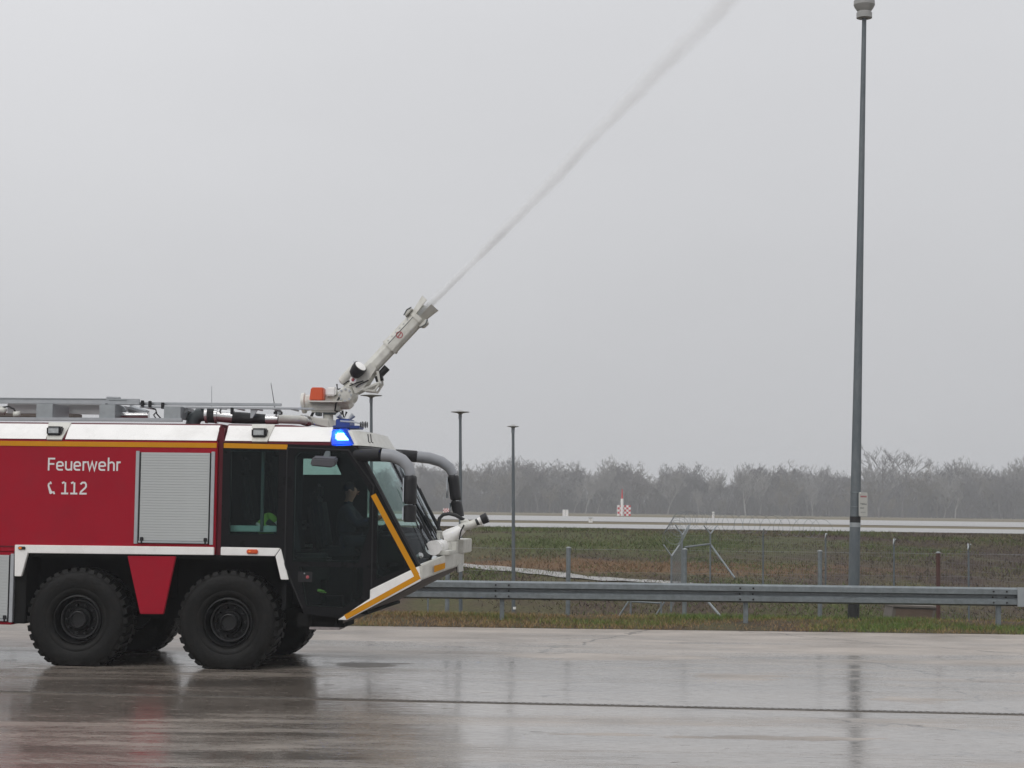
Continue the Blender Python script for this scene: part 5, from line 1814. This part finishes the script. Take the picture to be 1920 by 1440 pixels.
# ------------------------------------------------------------------ slender lamp posts with disc heads
for (px, ptop, pbot, Y, dw, lab) in ((697, 742, 1150, 41.0, 20.5, 'slender grey lamp post with disc head half hidden behind the fire engine cab'),
                                     (864, 773, 1150, 42.5, 17.5, 'slender grey disc headed lamp post just ahead of the bumper monitor'),
                                     (963, 800, 1150, 44.0, 11.0, 'slender grey lamp post with small disc head, clear of the fire engine')):
    t_ = at(px - 1, ptop, Y)
    b_ = at(px + 0.5, pbot, Y)
    gz = landz(b_.x, Y) - 0.1
    L0 = empty('slender_lamp_post', (b_.x, Y, gz))
    tag(L0, lab, 'lamp post', 'slender disc lamps beyond the guardrail')
    tt = Vector((t_.x - b_.x, 0, t_.z - gz))
    r_ = 2.9 * Y / FPX
    MB().tube([(0, 0, 0), tt * 0.33, tt], [r_ * 1.25, r_ * 1.2, r_ * 0.9], 12).build('mast', M['pole'], L0, smooth=True, angle=0.7)
    rd = dw * Y / FPX
    MB().lathe([(0.03, -0.05), (rd * 0.35, -0.02), (rd, 0.0), (rd, 0.012), (rd * 0.4, 0.03), (0.03, 0.05)], tt, (0, 0, 1), 24).build('disc_head', M['lamp'], L0, smooth=True, angle=0.5)
    MB().tube([(tt.x, 0, tt.z - 0.16), (tt.x, 0, tt.z - 0.02)], r_ * 1.1, 10).build('head_socket', M['galv'], L0)
    if px == 963:
        lb = at(962, 1140, Y)
        MB().tube([(0.0, 0, lb.z - gz - 0.03), (0.0, 0, lb.z - gz + 0.03)], r_ * 1.35, 12).build('number_tag', M['white'], L0)

# ------------------------------------------------------------------ post-and-wire fence behind the guardrail
YF = 38.3
WF = empty('wire_fence', (0, YF, 0))
tag(WF, 'low wire fence of capped grey pipe posts, one of them rust brown', 'fence')
ztop = at(1284, 1031, YF).z
posts = [at(p, 1031, YF).x for p in (391, 616, 840, 1066, 1284, 1537.5, 1759, 1990, 2210)]
for i, x in enumerate(posts):
    br = (i == 6)
    r_ = 0.048 if not br else 0.045
    o = MB().tube([(x, 0, -0.4), (x, 0, ztop)], r_, 14).build('fence_post', M['rust'] if br else M['galv'], WF, smooth=True, angle=0.6)
    if br:
        o['label'] = 'rust brown fence post'
    MB().lathe([(r_ + 0.008, 0.0), (r_ + 0.008, 0.02), (0.01, 0.035)], (x, 0, ztop), (0, 0, 1), 14).build('post_cap', M['galvl'], o, smooth=True, angle=0.5)
wires = MB()
for z in (ztop - 0.015, ztop - 0.5, ztop - 1.0):
    wires.tube([(posts[0], 0.03, z), (posts[4], 0.03, z), (posts[-1], 0.03, z + 0.01)], 0.0026 if z > 1 else 0.0014, 4)
wires.build('fence_wire', M['galvl'], WF)

# ------------------------------------------------------------------ security fence with forked tops
SF = empty('security_fence', (0, 0, 0))
tag(SF, 'thin mesh security fence with forked post tops and coiled wire below the bank', 'fence')
run = [(1816, 1032, 46.0, 0.16), (1676, 1022, 48.2, 0.16), (1548, 1012, 50.4, 0.17), (1431, 1004, 52.6, 0.20), (1332, 1001, 55.0, 0.26), (1279, 1003, 53.0, 0.30), (1259, 1043, 47.5, 0.30)]
run = [(1965, 1043, 43.8, 0.16)] + run
tops = []
for k, (px, py, Y, fk) in enumerate(run):
    t_ = at(px, py, Y)
    gz = landz(t_.x, Y) - 0.15
    MB().tube([(t_.x, Y, gz), (t_.x, Y, t_.z)], 0.026, 8).build('fence_post', M['galv'] if k > 4 else M['pole'], SF, smooth=True, angle=0.6)
    tops.append(t_)
    if k <= 4:
        dr_ = (0.03, 0.25)
    else:
        dr_ = (0.22, 0.12)
    for s_ in (-1, 1):
        MB().tube([(t_.x, Y, t_.z), (t_.x + s_ * dr_[0] + (0.02 if k <= 4 else 0), Y + s_ * dr_[1], t_.z + fk)], [0.024, 0.018], 6).build('fork_arm', M['galvl'], SF)
# braces
a, b = at(1345, 1028, 54.8), at(1377, 1082, 54.0)
for (p0, p1, Y0, Y1, r_) in (((1333, 1022), (1378, 1084), 55, 53, 0.03), ((1284, 1026), (1332, 1020), 53, 55, 0.03), ((1324, 1124), (1355, 1160), 46, 42.5, 0.032)):
    MB().tube([at(*p0, Y0), at(*p1, Y1)], r_, 8).build('fence_brace', M['galv'], SF)
# mesh: real wire, one veil per bay
for k in range(len(tops) - 1):
    a, b = tops[k], tops[k + 1]
    ga, gb = landz(a.x, a.y), landz(b.x, b.y)
    mb = MB()
    Ln = math.hypot(b.x - a.x, b.y - a.y)
    nn = int(Ln / 0.09)
    for i in range(nn + 1):
        u = i / nn
        p = a.lerp(b, u)
        g_ = ga + (gb - ga) * u
        mb.tube([(p.x, p.y, g_ + 0.03), (p.x, p.y, p.z - 0.02)], 0.0016, 3, cap=False)
    for j in range(12):
        w_ = j / 11
        za, zb_ = ga + 0.05 + (a.z - ga - 0.08) * w_, gb + 0.05 + (b.z - gb - 0.08) * w_
        mb.tube([(a.x, a.y, za), (b.x, b.y, zb_)], 0.0016, 3, cap=False)
    o = mb.build('wire_mesh', M['galv'], SF, recalc=False)
    tag(o, kind='stuff')
# coiled wire along the forks
coil = MB()
pts = []
path = [Vector((t.x, t.y, t.z + f)) for t, (_, _, _, f) in zip(tops, run)]
for k in range(3, len(path) - 1):
    a, b = path[k], path[k + 1]
    Ln = (b - a).length
    nt = max(3, int(Ln / 0.42))
    d_ = (b - a).normalized()
    sd_ = d_.cross(Vector((0, 0, 1))).normalized()
    big = 0.28 if k >= 3 else 0.12
    for i in range(nt * 12):
        u = i / (nt * 12)
        t = 2 * PI * nt * u
        pts.append(a.lerp(b, u) + sd_ * math.cos(t) * big + Vector((0, 0, 1)) * (math.sin(t) * big + big * 0.45) + d_ * 0.12 * math.sin(t * 0.37))
coil.tube(pts, 0.0045, 3, cap=False)
coil.build('coiled_wire', M['galv'], SF, recalc=False)

# ------------------------------------------------------------------ small frames in the ditch
for (p0, p1, p2, p3, Y, lab) in (((1163, 1152), (1181, 1127), (1236, 1130), (1252, 1127), 43.0, 'pale tube frame with slanting legs in the ditch under the guardrail'),):
    FR = empty('pipe_frame', (at(*p1, Y).x, Y, landz(at(*p1, Y).x, Y)))
    tag(FR, lab, 'frame')
    o_ = FR.location

    def g(px, py, y=Y):
        return at(px, py, y) - o_
    MB().tube([g(1160, 1156), g(1179, 1127)], 0.022, 8).build('slanting_leg', M['galv'], FR)
    MB().tube([g(1182.5, 1124), g(1182.5, 1160)], 0.026, 8).build('upright', M['galv'], FR)
    MB().tube([g(1182, 1128), g(1240, 1131)], 0.022, 8).build('cross_bar', M['galv'], FR)
    MB().tube([g(1228, 1156), g(1247, 1127)], 0.022, 8).build('slanting_leg', M['galv'], FR)
    MB().tube([g(1239.5, 1124), g(1239.5, 1160)], 0.026, 8).build('upright', M['galv'], FR)
# thin marker stakes left of the lamp posts
for px, Y, lab in ((802, 41.5, 'thin grey stake in the ditch right below the fire engine prow'),):
    b_ = at(px, 1155, Y)
    o = MB().tube([(0, 0, -0.3), (0, 0, at(px, 1108, Y).z - landz(b_.x, Y))], 0.022, 8).lathe([(0.03, 0), (0.01, 0.03)], (0, 0, at(px, 1108, Y).z - landz(b_.x, Y)), (0, 0, 1), 8).build('ground_stake', M['galv'])
    o.location = (b_.x, Y, landz(b_.x, Y))
    tag(o, lab, 'stake')

# ------------------------------------------------------------------ concrete headwall
YC = 40.5
HW = empty('culvert_headwall', (at(1715, 1150, YC).x, YC, -0.4))
tag(HW, 'weathered brown concrete culvert headwall in the ditch right of the tall lamp post', 'headwall')
o_ = HW.location


def hw(px, py):
    q = at(px, py, YC) - o_
    return (q.x, q.z)


outer = [hw(1669, 1172), hw(1675, 1137), hw(1757, 1140), hw(1748, 1172)]
inner_ = [hw(1676, 1173), hw(1680, 1141), hw(1750, 1143), hw(1743, 1173)]
MB().prism(outer, 0.0, 0.9).build('concrete_block', M['conc'], HW, 0.015)
MB().prism(inner_, -0.012, 0.0).build('stained_face', mat('stained_concrete', (0.115, 0.082, 0.06), 0.9, var=0.25, vscale=4, bump=0.3), HW)
cap_ = [hw(1673, 1138), hw(1674, 1134), hw(1758, 1137), hw(1757.5, 1141)]
MB().prism(cap_, -0.05, 0.95).build('coping', M['conc'], HW, 0.006)
# pale path line by the headwall on the right
pa, pb = [], []
for i in range(13):
    px = 1690 + i * 40
    y_ = 45.5 - i * 0.12
    x0 = at(px, 1140, y_).x
    pa.append((x0, y_ + 0.28, landz(x0, y_ + 0.28) + 0.03))
    pb.append((x0, y_ - 0.28, landz(x0, y_ - 0.28) + 0.03))
tag(MB().sheet([pa, pb]).build('concrete_gutter', M['conc'], recalc=False), kind='structure')

# ------------------------------------------------------------------ airfield furniture
def hut(px0, px1, py0, py1, Y, nx, nz_, lab, mast=True):
    a, b = at(px0, py0, Y), at(px1, py1, Y)
    w, h = b.x - a.x, a.z - b.z
    H = empty('checkered_hut', ((a.x + b.x) / 2, Y, b.z))
    tag(H, lab, 'hut', 'checkered huts beside the runway')
    MB().box(-w / 2 + 0.02, w / 2 - 0.02, 0.02, w * 0.8, 0, h - 0.02).build('hut_body', M['huta'], H)
    t0 = {}
    for i in range(nx):
        for k in range(nz_):
            key = (i + k) % 2
            if key not in t0:
                t0[key] = MB().box(0, w / nx - 0.01, -0.01, 0.02, 0, h / nz_ - 0.01).build('checker_panel', M['hutb'] if key else M['huta'], H)
                o = t0[key]
            else:
                o = t0[key].copy()
                COL.objects.link(o)
            o.location = (-w / 2 + i * w / nx, 0, k * h / nz_)
    if mast:
        m0, m1, m2 = at(1166, 950, Y), at(1166, 935, Y), at(1166, 917, Y)
        x_ = m0.x - H.location.x
        MB().tube([(x_, -0.3, 0), (x_, -0.3, m1.z - b.z)], 0.20, 10).build('mast_foot', M['huta'], H)
        MB().tube([(x_, -0.3, m1.z - b.z), (x_, -0.3, m2.z - b.z)], [0.13, 0.06], 10).build('mast_top', M['hutb'], H)


hut(1158, 1182.5, 947, 967.5, 258, 6, 5, 'red and white checkered hut with a mast beside the runway')
hut(831, 844, 953, 961, 300, 6, 3, 'distant red and white checkered hut glimpsed beside the cab mirror', False)
for (px0, px1, py0, py1, Y, nm, lab) in ((1055, 1065.5, 954.5, 965, 262, 'equipment_cabinet', 'plain white equipment cabinet left of the checkered hut with the mast'),
                                         (1335.5, 1339.5, 958.5, 964, 262, 'runway_marker', 'tiny white marker standing on the far grass beyond the fence coil'),
                                         (1104, 1111, 970.5, 975.5, 128, 'taxiway_light', 'low white box on the grass strip between taxiway and runway')):
    a, b = at(px0, py0, Y), at(px1, py1, Y)
    gz = land(Y)
    E_ = empty(nm, ((a.x + b.x) / 2, Y, min(b.z, gz)))
    tag(E_, lab, nm.split('_')[1])
    w, h = b.x - a.x, a.z - min(b.z, gz)
    MB().box(-w / 2, w / 2, 0, w * 0.7, 0, h * 0.92).build('casing', M['huta'], E_, 0.02)
    MB().box(-w / 2 - 0.03, w / 2 + 0.03, -0.05, w * 0.7 + 0.05, h * 0.92, h).build('lid', M['galvl'], E_, 0.01)
    MB().box(-w * 0.02, w * 0.02, -0.012, 0.0, h * 0.1, h * 0.85).build('door_gap', M['print'], E_)


# ------------------------------------------------------------------ the wood beyond the runway
def tree_mesh(seed, H, spread, up, dens, tmin, m):
    r = random.Random(seed)
    tr, cr_ = MB(), MB()

    def limb(mb, p, d, L, r0, lev):
        n = 3
        pts, q, dd_ = [p], p.copy(), d.copy()
        for i in range(n):
            dd_ = (dd_ + Vector((r.gauss(0, .16), r.gauss(0, .16), r.gauss(0.06, .10)))).normalized()
            q = q + dd_ * (L / n)
            pts.append(q.copy())
        r1 = max(tmin * 0.7, r0 * 0.35)
        mb.tube(pts, [r0 + (r1 - r0) * i / n for i in range(n + 1)], 3 if lev > 0 else 7, cap=False)
        return pts, dd_

    trunk, td = limb(tr, Vector((0, 0, 0)), Vector((r.gauss(0, .04), r.gauss(0, .04), 1)), H * 0.72, H * 0.016, 0)

    def rec(pts, d, L, r0, lev):
        if lev == 0:
            return
        nb = dens[lev]
        for i in range(nb):
            u = r.uniform(0.25, 1.0) if lev < 4 else r.uniform(0.18, 1.0)
            s_ = u * (len(pts) - 1)
            k = min(len(pts) - 2, int(s_))
            p = pts[k].lerp(pts[k + 1], s_ - k)
            a = r.uniform(0, 2 * PI)
            side = Vector((math.cos(a), math.sin(a), 0))
            nd_ = (d * up + side * spread + Vector((0, 0, 0.35))).normalized()
            l2 = L * r.uniform(0.38, 0.62) * (1.15 - 0.45 * u if lev == 4 else 1)
            p2, d2 = limb(cr_, p, nd_, l2, max(tmin, r0 * 0.45), 5 - lev)
            rec(p2, d2, l2, r0 * 0.45, lev - 1)
    rec(trunk, Vector((0, 0, 1)), H * 0.85, H * 0.014, 4)

    def me(mb, nm):
        x = bpy.data.meshes.new(nm)
        x.from_pydata(mb.v, [], mb.f)
        x.materials.append(m)
        return x
    return me(tr, 'trunk'), me(cr_, 'crown')


DEN = {4: 15, 3: 5, 2: 4, 1: 4}
kinds = [tree_mesh(1, 12, 0.75, 0.55, DEN, 0.035, M['bark']),
         tree_mesh(2, 12, 0.95, 0.40, DEN, 0.035, M['bark']),
         tree_mesh(3, 12, 0.60, 0.75, DEN, 0.035, M['bark2']),
         tree_mesh(4, 12, 0.80, 0.50, DEN, 0.035, M['bark3']),
         tree_mesh(5, 12, 0.70, 0.60, DEN, 0.035, M['bark3']),
         tree_mesh(6, 12, 0.85, 0.50, DEN, 0.035, M['bark'])]
tall = tree_mesh(17, 14, 0.85, 0.8, {4: 8, 3: 4, 2: 4, 1: 3}, 0.03, M['bark'])


def plant(k, x, y, h, lab, group=None, rz=0.0):
    t = empty('bare_tree', (x, y, land(y) - 0.1), rz=rz)
    tm, cm = k
    s_ = h / 12.0
    t.scale = (s_ * 1.05, s_ * 1.05, s_)
    for nm, me_ in (('trunk', tm), ('crown', cm)):
        o = bpy.data.objects.new(nm, me_)
        COL.objects.link(o)
        o.parent = t
    tag(t, lab, 'tree', group)
    return t


# skyline of the photograph: picture x -> picture y of the crowns
SKY = [(560, 900), (700, 893), (780, 880), (806, 872), (830, 880), (900, 880), (950, 878), (980, 868), (1030, 870), (1060, 874), (1090, 888), (1140, 880), (1185, 876), (1220, 893),
       (1260, 880), (1300, 880), (1325, 893), (1345, 900), (1380, 882), (1430, 873), (1490, 872), (1530, 886), (1590, 890), (1640, 886), (1700, 885), (1760, 880), (1800, 884), (1840, 876), (1900, 874), (2000, 880), (2120, 884)]


def skyline(px):
    for (a, ya), (b, yb_) in zip(SKY, SKY[1:]):
        if px <= b:
            return ya + (yb_ - ya) * max(0, (px - a)) / (b - a)
    return SKY[-1][1]


r = random.Random(5)
TONE = ['dark grey', 'dark grey', 'pale grey', 'olive brown', 'olive brown', 'dark grey']


def wood_label(px, k, rel):
    for lim, where in ((790, 'behind the fire engine cab'), (872, 'by the cab mirrors'), (970, 'between the two slender lamp posts'), (1165, 'between disc lamp post and checkered hut'),
                       (1345, 'just right of the checkered hut'), (1605, 'left of the tall lamp post'), (1770, 'right of the tall lamp post'), (9999, 'towards the right edge')):
        if px < lim:
            break
    size = 'low' if rel < 0.72 else ('tall' if rel > 0.97 else 'mid height')
    return '%s %s leafless tree in far wood %s' % (size, TONE[k], where)


for row, (Y, step, dh) in enumerate(((505, 21, 1.0), (530, 19, 1.0), (560, 18, 1.0))):
    px = 560 + row * 7
    while px < 2110:
        pxx = px + r.uniform(-6, 6)
        y_ = Y + r.uniform(-9, 9)
        x = at(pxx, 950, y_).x
        topz = at(pxx, skyline(pxx), y_).z
        rel = r.uniform(0.74, 1.10) if row > 0 else r.uniform(0.45, 0.95)
        h = (topz - land(y_)) * rel
        kk = r.randrange(6)
        plant(kinds[kk], x, y_, h * 1.02, wood_label(pxx, kk, rel), 'trees of the far wood', r.uniform(0, 6.28))
        px += step * r.uniform(0.7, 1.3)
for px, py, lab in ((1648, 846, 'tallest bare spreading tree rising above the far wood just right of the tall lamp post'),
                    (1692, 855, 'second tall leafless tree standing above the far wood, right of the tallest one')):
    Y = 500
    x = at(px, 950, Y).x
    plant(tall, x, Y, (at(px, py, Y).z - land(Y)) * 0.93, lab, rz=px)
# undergrowth: thin stems massed behind and between the trees
v, f = [], []
for i in range(20000):
    Y = r.uniform(512, 590)
    px = r.uniform(540, 2140)
    x = at(px, 950, Y).x
    hmax = (at(px, skyline(px), Y).z - land(Y)) * 0.55
    h = r.uniform(0.2, 1.0) * hmax
    z = land(Y) + r.uniform(0, 0.45) * (hmax - h)
    lx_ = r.gauss(0, 0.2) * h
    b = len(v)
    w = r.uniform(0.03, 0.09)
    v += [(x - w, Y, z), (x + w, Y + r.gauss(0, 0.05), z), (x + lx_ + w * .3, Y + r.gauss(0, .5), z + h), (x + lx_ - w * .3, Y, z + h)]
    f.append((b, b + 1, b + 2, b + 3))
me = bpy.data.meshes.new('undergrowth')
me.from_pydata(v, [], f)
me.materials.append(M['bark'])
o = bpy.data.objects.new('undergrowth', me)
COL.objects.link(o)
tag(o, 'mass of thin bare stems and scrub filling the far wood', 'undergrowth', kind='stuff')

# ------------------------------------------------------------------ the drizzle-filled air
hz = MB().box(-420, 420, -75, 640, -6, 22).build('haze', M['black'])
hm = bpy.data.materials.new('drizzle_haze')
hm.use_nodes = True
t = hm.node_tree
t.nodes.clear()
out = nd(t, 'ShaderNodeOutputMaterial')
pv = nd(t, 'ShaderNodeVolumePrincipled', inp={'Color': (0.91, 0.94, 0.98, 1), 'Density': 0.00066, 'Anisotropy': 0.2})
lk(t, pv, 0, out, 'Volume')
hz.data.materials.clear()
hz.data.materials.append(hm)
tag(hz, kind='stuff')
